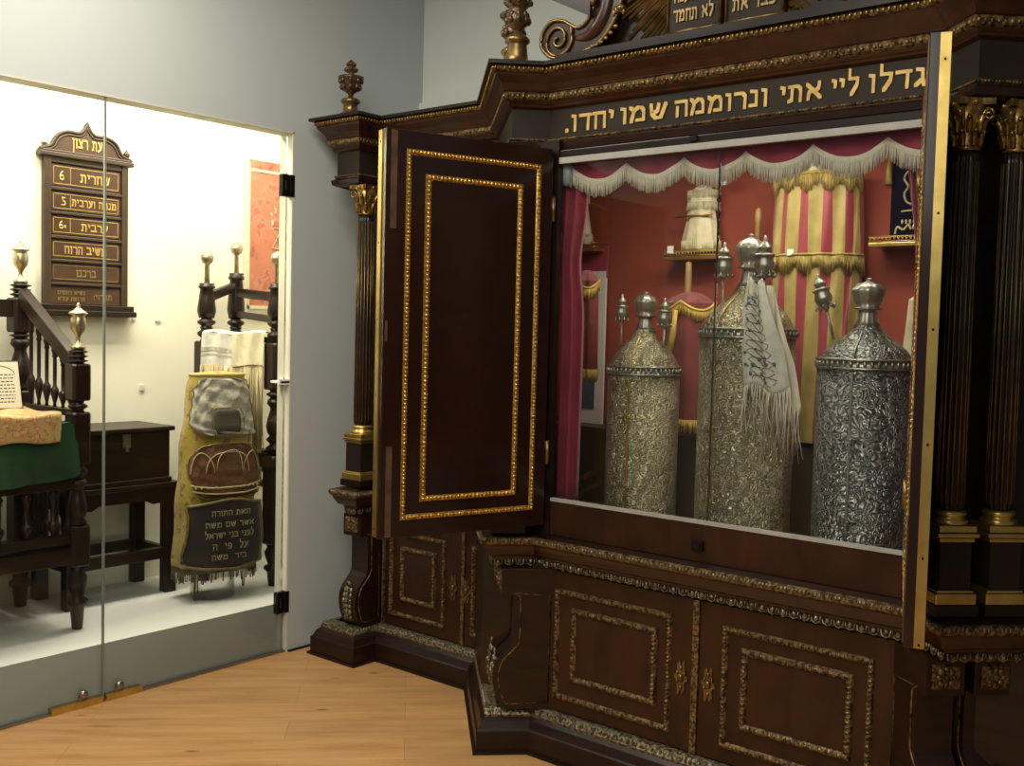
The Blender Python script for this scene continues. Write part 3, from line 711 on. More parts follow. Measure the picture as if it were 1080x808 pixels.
b.build('red_lining', ['vit_red','vit_brown'], ark)
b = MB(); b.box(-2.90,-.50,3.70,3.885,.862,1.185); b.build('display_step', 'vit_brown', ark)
b = MB(); b.box(-2.352,-1.7,3.110,3.116,.960,2.232); b.build('glass_pane', 'glass_dim', ark)
b = MB(); b.box(-1.694,-1.04,3.110,3.116,.960,2.232); b.build('glass_pane', 'glass_dim', ark)
b = MB(); b.box(-1.6995,-1.6945,3.1090,3.1165,.96,2.232); b.build('glass_joint', 'glass_edge_dark', ark)
b = MB(); b.box(-2.352,-1.04,3.092,3.109,2.214,2.236); b.build('glazing_bead', 'grey_seal', ark); b = MB(); b.box(-2.352,-1.04,3.092,3.109,.962,.974); b.build('glazing_bead', 'grey_seal', ark)
b = MB(); b.blob((-2.352,3.145,2.185),(.030,.022,.048),16,8); lampo = tag(b.build('cabinet_lamp', 'lamp'), 'small oval grey lamp in the top left corner inside the glazed opening', 'lamp')
# =============================================================== the room
def struct(b, name, m, **k): return tag(b.build(name, m, **k), kind='structure')
b = MB(); b.box(-6.2,4,-3,4.6,-.06,0); struct(b, 'floor', 'floor')
b = MB()   # left wall with the wide display opening, floor to 2.51 m
b.box(-4.11,-4.02,3.20,4.06,0,4.2); b.box(-4.11,-4.02,-.4,3.20,2.512,4.2); b.box(-4.11,-4.02,-3,-.4,0,4.2)
struct(b, 'wall_left', 'wall')
b = MB(); b.box(-6.2,4,4.06,4.2,0,4.2); struct(b, 'wall_back', 'wall_light')
b = MB(); b.box(-4.018,-3.90,4.03,4.058,2.60,2.80); b.box(-3.9,-3.0,4.03,4.058,2.60,2.84); struct(b, 'trim_1', 'wall_light')
b = MB(); b.box(-4.019,-4.006,3.20,4.05,0,.008); struct(b, 'baseboard_left', 'black_metal')
b = MB(); b.box(-4.115,-4.019,3.192,3.2005,.0,2.512); struct(b, 'trim_2', 'reveal')
b = MB(); b.box(-4.115,-4.019,-.4,3.2,2.504,2.513); struct(b, 'trim_3', 'reveal')
# display niche shell
b = MB(); b.box(-5.05,-4.95,-.6,3.98,.0,3.0); struct(b, 'wall_niche_back', 'niche')
b = MB(); b.box(-4.95,-4.112,3.94,4.03,.0,3.0); struct(b, 'wall_niche_right', 'niche')
b = MB(); b.box(-4.95,-4.112,-.6,-.5,.0,3.0); struct(b, 'wall_niche_left', 'niche')
b = MB(); b.box(-5.05,-4.112,-.6,3.98,3.0,3.06); struct(b, 'ceiling', 'niche')
b = MB(); b.box(-4.948,-4.115,-.49,3.935,.0,.24); b.box(-4.1155,-4.05,-.39,3.185,.0,.24); 
for f in b.bm.faces: f.normal_update()
for f in b.bm.faces: f.material_index = 0 if abs(f.normal.z) > .5 else 1
tag(b.build('display_platform', ['plat_top','plat_front']), 'low white platform with a grey front panel behind the left glass', 'platform')
# glass doors of the niche
for k, (y0, y1) in enumerate(((-.4,2.2445),(2.2475,3.17))):
    b = MB(); b.box(-4.040,-4.030,y0,y1,.012,2.505); g = tag(b.build('door_%d' % (k+1), 'glass'), kind='structure')
    b = MB(); e = .0018
    ys = (y1-e) if k == 0 else y0
    b.box(-4.041,-4.029,ys,ys+e,.012,2.505); b.build('glass_edge', 'glass_edge', g)
b = MB(); b.box(-4.041,-4.029,2.2405,2.2515,.012,2.505); struct(b, 'trim_4', 'glass_edge_pale') if False else b.bm.free()
b = MB(); b.box(-4.046,-4.024,-.4,3.19,.0,.010); struct(b, 'trim_5', 'steel')
for nm, y0, y1 in (('a',2.02,2.24),('b',2.255,2.42)):
    b = MB(); b.box(-4.052,-4.018,y0,y1,.0,.028); r = tag(b.build('floor_rail', 'brass'), 'short brass floor rail under the glass, %s of the seam' % ('left' if nm=='a' else 'right'), 'rail', 'brass floor rails')
gd = {o.name: o for o in bpy.data.objects if o.name.startswith('door_')}
for y, g in ((2.155,'door_1'),(2.315,'door_2')):
    bb = MB(Matrix.Translation((-4.028,y,.055)) @ Matrix.Rotation(PI/2,4,'Y')); bb.lathe([(.017,0),(.019,.006),(.016,.016),(.008,.020),(.0,.021)], (0,0,0), 20); lo_ = bb.build('lock', 'steel', gd[g])
    bb = MB(Matrix.Translation((-4.030,y-.012,.03))); bb.box(0,.008,-.006,.010,-.002,.02); bb.build('lock_foot', 'steel', lo_)
for z in (2.205,.195):
    b = MB(); b.box(-4.050,-4.020,3.135,3.175,z,z+.105); k = b.build('hinge', 'black_metal', gd['door_2'], bevel=.003)
    b = MB(); b.box(-4.050,-4.016,3.178,3.205,z,z+.105); b.build('hinge_plate', 'black_metal', k, bevel=.003)
    b = MB(); b.box(-4.0225,-4.0185,3.153,3.156,z+.03,z+.075); b.build('hinge_slot', 'steel', k)
k = empty('glass_stop', 'tiny white stop fixed to the niche reveal at half height', 'stop', (-4.05,3.18,1.3))
b = MB(); b.box(-4.10,-4.02,3.14,3.192,1.315,1.325); b.box(-4.03,-4.02,3.13,3.192,1.308,1.334); b.build('stop_plate', 'white', k)

# ---------------------------------------------------------------- turned wood helpers
def turned_post(parent, x, y, z0, z1, parts, name='post', m='bench', r=.032, seg=20, post_scale=1):
    # parts: list of (kind, za, zb); blocks are square with chamfers, turned bits are lathed
    b = MB()
    for kind, za, zb in parts:
        if kind == 'b':
            h = r; q = h*.72
            prof = [(h*.9,za),(h,za+.008),(h,zb-.008),(h*.9,zb)]
            rows=[]
            for hh, z in prof:
                pts=[(hh,-hh*.75),(hh,hh*.75),(hh*.75,hh),(-hh*.75,hh),(-hh,hh*.75),(-hh,-hh*.75),(-hh*.75,-hh),(hh*.75,-hh)]
                rows.append([b.v((x+px_,y+py_,z)) for px_,py_ in pts])
            for j in range(3):
                for i in range(8): b.f([rows[j][i],rows[j][(i+1)%8],rows[j+1][(i+1)%8],rows[j+1][i]])
            b.f(rows[0][::-1]); b.f(rows[-1])
        elif kind == 't':
            L = zb-za
            b.lathe([(r*.80,za),(r*.95,za+L*.06),(r*.62,za+L*.14),(r*.85,za+L*.22),(r*.98,za+L*.38),(r*.80,za+L*.58),(r*.55,za+L*.76),(r*.60,za+L*.82),(r*.92,za+L*.90),(r*.80,zb)], (x,y,0), seg)
        elif kind == 'n':   # neck ring
            L = zb-za
            b.lathe([(r*.7,za),(r*.55,za+L*.2),(r*.95,za+L*.42),(r*.98,za+L*.58),(r*.55,za+L*.8),(r*.7,zb)], (x,y,0), seg)
        elif kind == 'v':   # vase top with rings
            L = zb-za
            b.lathe([(r*.8,za),(r*1.0,za+L*.2),(r*.82,za+L*.6),(r*.70,za+L*.84),(r*.88,za+L*.87),(r*.88,za+L*.92),(r*.76,za+L*.94),(r*.80,zb)], (x,y,0), seg)
        elif kind == 'f':   # tapered foot
            L = zb-za
            b.lathe([(r*.52,za),(r*.55,za+L*.02),(r*.72,za+L*.34),(r*1.05,za+L*.40),(r*1.05,za+L*.46),(r*.62,za+L*.52),(r*.95,za+L*.72),(r*.98,za+L*.82),(r*.7,za+L*.92),(r*.85,zb)], (x,y,0), seg)
    return b.build(name, m, parent)
def finial_cup(parent, x, y, z, s=1.0, kind='urn'):
    b = MB()
    if kind == 'urn':
        b.lathe([(.030,0),(.030,.012),(.012,.022),(.009,.050),(.014,.062),(.030,.085),(.034,.110),(.030,.135),(.026,.145),(.040,.152),(.038,.158),(.020,.170),(.007,.182),(.008,.190),(.002,.202)], (x,y,z), 22)
    else:
        b.lathe([(.012,0),(.014,.004),(.012,.095),(.014,.10),(.026,.108),(.034,.128),(.033,.142),(.022,.158),(.008,.166),(.002,.170)], (x,y,z), 22)
    return b.build('metal_finial', 'finial_brass', parent)
def spindle(parent, x, y, z0, z1, r=.011, m='bench', name='spindle'):
    L = z1-z0; b = MB()
    b.lathe([(r*.7,z0),(r*.55,z0+L*.05),(r*1.5,z0+L*.20),(r*1.55,z0+L*.27),(r*1.2,z0+L*.30),(r*.7,z0+L*.33),(r*.75,z0+L*.55),(r*.7,z0+L*.78),(r*1.1,z0+L*.80),(r*.8,z0+L*.83),(r*1.3,z0+L*.90),(r*.7,z1)], (x,y,0), 12)
    return b.build(name, m, parent)

# ---------------------------------------------------------------- ceremonial bench (its right end is in the photo)
BX0, BX1, BY0, BY1 = -4.86, -4.33, .55, 2.29
bench = empty('ceremonial_bench', 'dark turned-wood ceremonial bench with sloping spindled armrest and metal finials', 'bench', (-4.6,1.4,.24))
rf = .042
for y in (BY1, BY0):
    turned_post(bench, BX1, y, .24, 1.47, [('f',.24,.52),('b',.52,.70),('t',.70,.90),('n',.90,.97),('b',.97,1.195),('n',1.195,1.245),('b',1.245,1.405),('n',1.405,1.43),('n',1.425,1.45),('n',1.445,1.47)], 'front_post', r=rf)
    finial_cup(bench, BX1, y, 1.468)
    turned_post(bench, BX0, y, .24, 1.76, [('f',.24,.50),('b',.50,1.26),('t',1.26,1.50),('n',1.50,1.53),('b',1.53,1.69),('n',1.69,1.72),('n',1.715,1.74),('n',1.735,1.76)], 'back_post', r=.048)
    finial_cup(bench, BX0, y, 1.758)
for y in (BY1, BY0):
    b = MB(Matrix.Translation((0,y,0))); b.extr([(BX0+.03,1.655),(BX0+.03,1.735),(BX1-.02,1.445),(BX1-.02,1.365)], -.026, .026, 'y'); b.build('sloping_arm', 'bench', bench, bevel=.006)
    b = MB(); b.box(BX0,BX1,y-.024,y+.024,1.175,1.205); b.build('arm_rail', 'bench', bench, bevel=.003)
    for k in range(6):
        t = (k+1)/7.2+.06; x = BX0+(BX1-BX0)*t; spindle(bench, x, y, 1.205, 1.71-(1.71-1.385)*t-.025, .0115)
    b = MB(); b.box(BX0,BX1,y-.022,y+.022,.86,.95); b.build('seat_rail', 'bench', bench, bevel=.003)
    b = MB(); b.box(BX0,BX1,y-.018,y+.018,.55,.60); b.build('lower_rail', 'bench', bench, bevel=.003)
    for k in range(5): spindle(bench, BX0+.06+k*.095, y, .60, .86, .012)
b = MB(); b.box(BX1-.024,BX1+.024,BY0,BY1,.862,.948); b.build('seat_rail', 'bench', bench, bevel=.004)
b = MB(); b.box(BX1-.020,BX1+.020,BY0,BY1,.625,.665); b.build('lower_rail', 'bench', bench, bevel=.003)
b = MB(); b.box(BX1-.024,BX1+.030,BY0,BY1,.535,.605); b.build('foot_board', 'bench', bench, bevel=.004)
b = MB(); b.box(BX1-.30,BX1,BY0,BY1,.585,.612); b.build('foot_shelf', 'bench', bench, bevel=.003)
for k in range(13): spindle(bench, BX1, BY1-.11-k*.115, .665, .862, .014)
b = MB(); b.box(BX0-.022,BX0+.022,BY0,BY1,.862,.948); b.build('back_seat_rail', 'bench', bench)
b = MB(); b.box(BX0-.02,BX0+.02,BY0,BY1,1.60,1.68); b.build('back_rail', 'bench', bench)
b = MB(); b.box(BX0,BX1,BY0,BY1,.925,.955); b.build('seat', 'bench', bench, bevel=.003)
b = MB(); b.box(BX0-.012,BX0+.012,1.42,2.02,.95,1.62)
b.build('back_panel', 'velvet_green', bench)
# velvet cushion, cloth, sign
def cushion(u, v):
    pass
b = MB()
pts = []
cx0, cx1, cy0, cy1, cz0, cz1 = BX0+.06, BX1+.035, .62, 2.262, .955, 1.185
NX, NY = 10, 44
def cz(u, v):
    e = min(1, min(u,1-u)*7)**.5*min(1, min(v,1-v)*16)**.5
    return e
top = lambda u, v: (cx0+(cx1-cx0)*u+.012*math.sin(v*31)*u, cy0+(cy1-cy0)*v+.01*math.sin(u*9), cz0+.05+(cz1-cz0-.05)*max(.80,cz(u,v)) + .006*math.sin(v*47+u*5))
b.grid(top, 14, 60)
# front skirt hanging over the rail
b.grid(lambda u, v: (cx1+.014*math.sin(u*40)*(1-v)+.01*(1-v)+.012*math.sin(u*61+2)*(1-v), cy0+(cy1+.012*(1-v)-cy0)*u, (cz0+.05+(cz1-cz0-.05)*.80)*v+(cz0-.02-.045*math.sin(u*PI)**.3)*(1-v)+.0), 90, 8)
b.grid(lambda u, v: (cx0+(cx1-cx0)*u, cy1+.008*math.sin(u*20)*(1-v)+.012*(1-v), (cz0+.05+(cz1-cz0-.05)*.80)*v+(cz0-.0)*(1-v)), 20, 6)
cu = b.build('velvet_cushion', 'velvet_green'); tag(cu, 'green velvet cushion draped over the seat of the dark bench', 'cushion')
bpy.context.view_layer.update()
b = MB(); b.grid(lambda u, v: (BX1-.34+.395*min(1,u/.62)+(.006 if u>.62 else 0), .9+1.30*v-.02*u, 1.197+.006*math.sin(v*33+u*11)-(max(0,u-.62)/.38)*.118+(.012*math.sin(v*3) if u<.1 else 0)), 26, 50)
tag(b.build('damask_cloth', 'damask', solid=.004), 'orange and gold damask cloth lying on the green velvet cushion', 'cloth')
sg = empty('framed_notice', 'small framed white notice with handwritten text leaning on the bench cushion', 'sign', (-4.55,2.05,1.2))
TS = basis((-4.545,1.86,1.2),(0,1,0),(-.22,0,.975),(.975,0,.22))
b = MB(TS); b.box(0,.295,-.012,0,0,.215); b.build('frame', 'black_metal', sg, bevel=.002)
b = MB(TS); b.box(.006,.289,0,.003,.006,.209); pp = b.build('paper_sheet', 'paper', sg)
b = MB(TS)
for k in range(9):
    x = .09
    z = .150-k*.015
    while x < .262:
        wd = random.uniform(.006,.016); b.box(x, min(.265,x+wd), .003, .0034, z, z+.0045); x += wd+.005
b.tube([(.10+.09*math.cos(a*PI/10)+.08, .0035, .155+.04*math.sin(a*PI/10)) for a in range(11)], .0012, 4)
b.build('text_lines', 'ink', pp)

# ---------------------------------------------------------------- chest on a stand
tbl = empty('side_table', 'dark wooden stand with square legs, shaped apron and low stretchers behind the glass', 'table', (-4.78,2.65,.24))
X0,X1,Y0,Y1 = -4.945,-4.60,2.38,2.955
for x in (X0+.028, X1-.028):
    for y in (Y0+.03, Y1-.032): b = MB(); b.box(x-.028,x+.028,y-.03,y+.032,.24,.76); b.build('leg', 'bench', tbl, bevel=.004)
b = MB(); b.box(X0,X1+.012,Y0-.012,Y1+.012,.775,.80); b.build('tabletop', 'bench', tbl, bevel=.005)
ap = [(Y0,.78),(Y0,.67),(Y0+.07,.67),(Y0+.085,.70),(Y0+.12,.695),(Y0+.16,.715),(Y1-.17,.715),(Y1-.13,.695),(Y1-.095,.70),(Y1-.06,.67),(Y1,.67),(Y1,.78)]
b = MB(); b.extr(ap, X1-.024, X1+.004, 'x'); b.build('apron', 'bench', tbl, bevel=.002)
ap = [(X0,.78),(X0,.68),(X0+.06,.68),(X0+.08,.70),(X1-.08,.70),(X1-.06,.68),(X1,.68),(X1,.78)]
for y in (Y0, Y1-.02): b = MB(); b.extr(ap, y, y+.02, 'y'); b.build('apron', 'bench', tbl)
b = MB(); b.box(X1-.045,X1-.005,Y0+.05,Y1-.05,.415,.47); b.build('stretcher', 'bench', tbl, bevel=.003)
for y in (Y0+.01, Y1-.05): b = MB(); b.box(X0+.04,X1-.04,y,y+.035,.415,.465); b.build('stretcher', 'bench', tbl, bevel=.003)
b = MB(); b.box(X0+.01,X0+.045,Y0+.05,Y1-.05,.415,.465); b.build('stretcher', 'bench', tbl)
ch = empty('wooden_chest', 'dark wooden chest with an iron hasp standing on the small stand', 'chest', (-4.78,2.65,.80))
b = MB(); b.box(X0+.015,X1-.012,Y0+.01,Y1-.035,.80,1.055); b.build('box', 'bench', ch, bevel=.004)
b = MB(); b.box(X0+.005,X1+.006,Y0-.004,Y1-.015,1.055,1.078); b.build('lid', 'bench', ch, bevel=.006)
b = MB(); b.box(X1-.014,X1+.004,Y0+.006,Y1-.030,.80,.826); b.build('base_moulding', 'bench', ch, bevel=.006)
b = MB(); b.box(X1-.010,X1+.002,2.66,2.70,.985,1.05); b.box(X1-.010,X1+.007,2.672,2.688,.965,.995); b.build('hasp', 'steel', ch, bevel=.002)

# ---------------------------------------------------------------- service times board on the niche wall
BXP = -4.925
bd = empty('notice_board', 'tall brown wooden board of prayer times with gilt Hebrew lettering and an ogee top', 'board', (BXP,2.64,1.6))
TBD = basis((BXP,2.43,0),(0,1,0),(0,0,1),(1,0,0)); W = .425
b = MB(TBD); b.box(0,W,-.02,0,1.67,2.375); b.build('back_panel', 'board', bd)
b = MB(TBD); b.box(-.004,.030,0,.018,1.665,2.375); b.box(W-.030,W+.004,0,.018,1.665,2.375)
rows = [(2.232,2.345),(2.115,2.215),(2.000,2.100),(1.886,1.984),(1.775,1.872),(1.665,1.760)]
for k,(za,zb) in enumerate(rows): b.box(.03,W-.03,0,.015,zb,(rows[k-1][0] if k else 2.385))
b.build('frame', 'board', bd, bevel=.003)
og = smooth([(-.02,2.385),(-.02,2.405),(.03,2.425),(.06,2.475),(.11,2.500),(.17,2.500),(.200,2.525),(W/2,2.555)],5)
og = og+[(W-x,z) for x,z in og[::-1][1:]]
b = MB(TBD); b.extr([(x,z) for x,z in og], -.02, .012, 'y'); crest = b.build('ogee_top', 'boardpanel', bd)
b = MB(TBD); b.tube([(x, .012, z) for x, z in og], .009, 6); b.tube([(x*.92+W*.04, .012, 2.40+(z-2.405)*.90) for x, z in og[6:-6]], .006, 6); b.build('crest_moulding', 'board', crest)
b = MB(TBD); b.box(-.030,W+.030,-.02,.030,2.372,2.394); b.box(-.018,W+.018,-.02,.022,2.394,2.406); b.build('upper_ledge', 'board', bd, bevel=.004)
b = MB(TBD); b.box(-.035,W+.030,-.02,.035,1.636,1.668); b.box(-.045,W+.040,-.02,.045,1.612,1.640); b.build('lower_ledge', 'bench', bd, bevel=.004)
for x in (.0, W): b = MB(TBD); b.lathe([(.012,2.405),(.008,2.412),(.016,2.425),(.018,2.438),(.008,2.450),(.004,2.458),(.001,2.466)], (x,.005,0), 14); b.build('small_finial', 'steel' if x == 0 else 'board', bd)
text_mesh('עת רצון', .135, .290, 2.428, 2.474, TBD, 'gilt_lettering', 'gold_letter', crest, depth=.002, y=.0135)
def slat(k, texts, border=True, bm_='gold_letter'):
    za, zb = rows[k]; b = MB(TBD); b.box(.034,W-.034,.001,.007,za+.006,zb-.006); s = b.build('name_slat', 'boardpanel', bd)
    if border:
        b = MB(TBD); xa, xb, z0, z1 = .044, W-.046, za+.014, zb-.014; t = .0022
        b.box(xa,xb,.007,.0085,z0,z0+t*1.3); b.box(xa,xb,.007,.0085,z1-t*1.3,z1); b.box(xa,xa+t,.007,.0085,z0,z1); b.box(xb-t,xb,.007,.0085,z0,z1)
        if k < 3: b.box(.128,.128+t,.007,.0085,z0,z1)
        b.build('gilt_border', bm_, s)
    for t, x0, x1, f0, f1, rtl in texts:
        text_mesh(t, x0, x1, za+(zb-za)*f0, za+(zb-za)*f1, TBD, 'gilt_lettering', bm_, s, depth=.0015, bold=.004, y=.0072, rtl=rtl)
slat(0, [('שחרית',.180,.335,.30,.66,True),('6',.074,.098,.28,.70,False)])
slat(1, [('מנחה וערבית',.136,.368,.32,.66,True),('5',.084,.106,.28,.70,False)])
slat(2, [('ערבית',.185,.325,.30,.66,True),('6',.072,.094,.30,.72,False),('1',.099,.106,.32,.50,False),('4',.100,.110,.52,.68,False)][:3])
slat(3, [('משיב הרוח',.100,.318,.30,.68,True)])
slat(4, [('ברכנו',.160,.262,.30,.66,True)], bm_='gold_dim')
slat(5, [('נשיא רחמים',.066,.205,.54,.74,True),('תרומת עזרא',.066,.205,.22,.42,True),('מנדוי:',.25,.350,.32,.60,True)], border=False, bm_='gold_dim')
# red banner on the niche wall
pb = empty('framed_banner', 'faded coral red velvet banner with a star outline on the niche back wall', 'banner', (-4.93,3.8,1.7))
TP = basis((-4.93,3.60,0),(0,1,0),(0,0,1),(1,0,0))
b = MB(TP); b.box(-.01,.30,-.01,.004,1.655,2.535); b.build('backing', 'paper', pb)
b = MB(TP); b.grid(lambda u,v: (.008+.29*u, .008+.002*math.sin(u*14), 1.69+.83*v), 12, 24); cl_ = b.build('velvet_panel', 'parochet', pb)
b = MB(TP); b.box(.004,.012,.004,.012,1.68,2.50); b.box(.004,.30,.004,.012,1.68,1.70); b.box(.02,.30,.009,.012,2.455,2.470); b.build('gold_border', 'white_silk', cl_)
b = MB(TP)
cxs, czs, rs = .265, 2.09, .115
for o in (0, PI):
    P = [(cxs+rs*math.sin(o+2*PI*k/3), .0125, czs+rs*math.cos(o+2*PI*k/3)) for k in range(3)]; b.tube(P, .0035, 4, closed=True)
b.build('star_outline', 'white_silk', cl_)
for t, x0, z0, a in (('י',.150,2.205,0),('ל',.175,2.235,0),('ש',.158,2.165,0)): text_mesh(t, x0, x0+.016, z0, z0+.028, TP, 'embroidered_letter', 'white_silk', cl_, depth=.002, y=.012)

# ---------------------------------------------------------------- three-post corner chair with prayer shawl
cc = empty('corner_chair', 'dark turned corner chair with three tall posts topped by metal ball finials', 'chair', (-4.6,3.3,.24))
A, D, Bp = (-4.70,3.185), (-4.35,3.365), (-4.83,3.46)
def post3(p, top, zr):
    turned_post(cc, p[0], p[1], .24, top, [('f',.24,.46),('b',.46,.92),('n',.92,.99),('t',.99,1.21),('n',1.21,1.26),('b',1.26,1.50),('n',1.50,1.575),('n',1.565,1.63),('v',1.62,top)], 'tall_post', r=.048)
    finial_cup(cc, p[0], p[1], top, kind='ball')
post3(A, 1.80, 0); post3(D, 1.80, 0); post3(Bp, 1.87, 0)
def rail(p, q, z0, z1, h=.05, name='rail', t=.030):
    d = Vector((q[0]-p[0], q[1]-p[1], 0)).normalized(); n = Vector((d.y,-d.x,0))*t/2; b = MB()
    P0, P1 = Vector((p[0],p[1],z0)), Vector((q[0],q[1],z1))
    vs = [b.v(P+n*s+Vector((0,0,hh))) for P in (P0,P1) for s,hh in ((1,0),(-1,0),(-1,h),(1,h))]
    b.f(vs[:4]); b.f(vs[4:]); 
    for i in range(4): b.f([vs[i],vs[(i+1)%4],vs[4+(i+1)%4],vs[4+i]])
    return b.build(name, 'bench', cc, bevel=.003)
rail(A, Bp, 1.70, 1.775); rail(Bp, D, 1.74, 1.71); rail(Bp, D, 1.63, 1.60, .035)
rail(A, Bp, .86, .86, .07, 'seat_rail'); rail(A, D, .86, .86, .07, 'seat_rail'); rail(Bp, D, .82, .82, .045, 'seat_rail'); rail(Bp, D, .74, .74, .035, 'stretcher'); rail(A, D, .86, .86, .02, 'seat_rail'); rail(A,Bp,.55,.55,.04,'stretcher')
b = MB(); b.prism([A,D,Bp], .92, .945); b.build('seat', 'bench', cc)
# shawl: thrown over a backrest panel between the posts
A2, D2 = Vector((-4.66,3.14,0)), Vector((-4.40,3.335,0))
rail((A[0],A[1]), (D[0],D[1]), 1.50, 1.50, .03, 'rail')
dd = (D2-A2); nn = Vector((dd.y,-dd.x,0)).normalized()
sh = empty('prayer_shawl', 'cream fringed prayer shawl draped over the corner chair between its posts', 'shawl', (-4.5,3.2,1.5))
def shf(u, v):
    z = 1.545-.17*v; off = .022+.012*v+.006*math.sin(u*25+v*2)
    p = A2+dd*u+nn*off; return (p.x, p.y, z+.006*math.sin(u*9))
b = MB(); b.grid(shf, 30, 12); b.grid(lambda u,v: tuple(A2+dd*u+nn*(.022-.10*v)+Vector((0,0,1.545+.012*math.sin(v*PI)+.006*math.sin(u*9)))), 30, 6)
s1 = b.build('shawl_cloth', 'white_cloth', sh)
b = MB(); b.grid(lambda u,v: tuple(Vector(shf(u*.5, .45+.12*v))+nn*.003), 16, 2); b.grid(lambda u,v: tuple(Vector(shf(u*.5, .66+.04*v))+nn*.003), 16, 2); b.build('grey_stripe', 'grey_silk', s1)
b = MB(); b.grid(lambda u,v: tuple(Vector(shf(.5+u*.5,-.02+.98*v))+nn*.006), 12, 8); b.build('folded_corner', 'white_silk', s1)
b = MB()
for k in range(95):
    u = k/94; p = Vector(shf(u,.98)); L = .32+.10*(u > .55)+random.uniform(-.02,.02)
    b.tube([p, p+Vector((random.uniform(-.004,.004),random.uniform(-.004,.004),-L*.5))+nn*.004, p+Vector((random.uniform(-.007,.007),random.uniform(-.007,.007),-L))+nn*.002], .0024, 3)
b.grid(lambda u,v: tuple(Vector(shf(u,.98))+nn*(-.004)+Vector((0,0,-.36*v))), 20, 3)
b.build('fringe', 'fringe_pale', sh)
b = MB(); b.grid(lambda u,v: tuple(A2+dd*(.04+.92*u)+nn*(.0)+Vector((0,0,1.5-.72*v))), 6, 6); b.build('hanging_lining', 'fringe_pale', sh)

# ---------------------------------------------------------------- torah mantle on an acrylic drum
def circle_c(t): pass
st = empty('acrylic_drum', 'clear acrylic drum under the yellow brocade mantle', 'stand', (-4.36,3.03,.24))
b = MB(); b.lathe([(.105,.24),(.105,.45)], (-4.40,3.03,0), 40); b.build('drum_wall', 'acrylic', st, solid=.004)
b = MB(); b.lathe([(.06,.45),(.06,1.30)], (-4.40,3.03,0), 16); b.build('inner_core', 'acrylic', st)
TM = basis((-4.40,3.045,0),(.2,.9798,0),(0,0,1),(.9798,-.2,0))   # x right, y towards the room
mt = empty('torah_mantle', 'yellow floral brocade torah mantle with crown applique and dark shield of Hebrew text', 'textile', (-4.40,3.03,.40))
def mprof(z):   # half width and half depth by height
    pts = [(.34,.196,.09),(.42,.202,.10),(.60,.196,.10),(.80,.186,.095),(1.0,.178,.085),(1.20,.156,.072),(1.30,.146,.06),(1.345,.132,.05)]
    for (z0,a0,d0),(z1,a1,d1) in zip(pts, pts[1:]):
        if z <= z1: t = max(0,(z-z0)/(z1-z0)); return a0+(a1-a0)*t, d0+(d1-d0)*t
    return pts[-1][1:]
def mpt(a, z, e=0.0):
    hw, hd = mprof(z); f = 1+.035*math.sin(a*7+z*5)*(1.4-z)+.02*math.sin(z*23+a*3)
    ca, sa = math.cos(a), math.sin(a); q = lambda c: math.copysign(abs(c)**.62, c)
    return (q(ca)*(hw*f+e), q(sa)*(hd*f+e), z)
b = MB(TM); b.grid(lambda u,v: mpt(u*2*PI, .40+.945*v + (.0 if v<.99 else 0)), 96, 50)
b.grid(lambda u,v: (mpt(u*2*PI,1.345)[0]*(1-v), mpt(u*2*PI,1.345)[1]*(1-v), 1.345+.015*math.sin(v*PI/2)), 40, 3); b.build('brocade_cover', 'brocade', mt)
b = MB(TM); b.tube([ (x,y,z+.004) for x,y,z in [mpt(k/48*2*PI,1.338) for k in range(48)]], .008, 6, closed=True); b.build('top_piping', 'yellow_silk', mt)
def front(u, z, e):      # u in -1..1 across the front
    a = PI/2-u*1.18; p = mpt(a, z, e); return (-p[0] if False else p[0], p[1]+e, z)
def applique(name, pts, m, e, nv=14, nu=16, thick=True):
    # region given by rows (z, u_left, u_right)
    b = MB(TM)
    def rows_(v):
        t = v*(len(pts)-1); i = min(int(t), len(pts)-2); f = t-i
        return tuple(pts[i][k]*(1-f)+pts[i+1][k]*f for k in range(3))
    def fn(u, v):
        z, ul, ur = rows_(v); ee = e*(1 if 0 < u < 1 and 0 < v < 1 else .15)
        uu = ul+(ur-ul)*u; return front(uu, z, ee+(.003*math.sin(u*23+v*9)*math.sin(v*11+1)+.002*math.sin(v*29-u*13)+.0016*math.sin(u*51+v*37) if thick and 0<u<1 and 0<v<1 else 0))
    b.grid(fn, nu, nv); return b.build(name, m, mt)
def outline(name, pts, m, e, r=.0045, closed=True):
    b = MB(TM); L = [front(p[1], p[0], e) for p in pts] + [front(p[2], p[0], e) for p in pts[::-1]]
    b.tube(L, r, 6, closed=closed); return b.build(name, m, mt)
cloud = [(1.328,-.30,.10),(1.318,-.66,.60),(1.29,-.74,.66),(1.275,-.90,.72),(1.245,-.84,.80),(1.22,-.96,.78),(1.19,-.88,.86),(1.165,-1.02,.82),(1.13,-.92,.88),(1.11,-.98,.86),(1.085,-.72,.84),(1.07,-.62,.88),(1.055,-.34,.80),(1.045,-.22,.66)]
applique('grey_silk_applique', cloud, 'grey_silk', .012, 24, 30); outline('braid_outline', cloud, 'green_gold', .013, .0028)
arch = [(1.185,-.12,.20),(1.15,-.2,.30),(1.10,-.18,.30),(1.045,-.10,.20)]
applique('dark_arch_applique', arch, 'black_velvet2', .018, 6, 6, False); outline('braid_outline', arch, 'green_gold', .019, .0025)
crown = [(1.01,-.10,.20),(.998,-.40,.52),(.975,-.60,.74),(.94,-.84,.90),(.91,-.90,.96),(.875,-.90,.98),(.85,-.80,.94),(.825,-.64,.88),(.79,-.58,.80),(.765,-.52,.72),(.745,-.30,.50)]
applique('crown_applique', crown, 'rose_brown', .014, 16, 20); outline('braid_outline', crown, 'green_gold', .016, .004)
b = MB(TM)
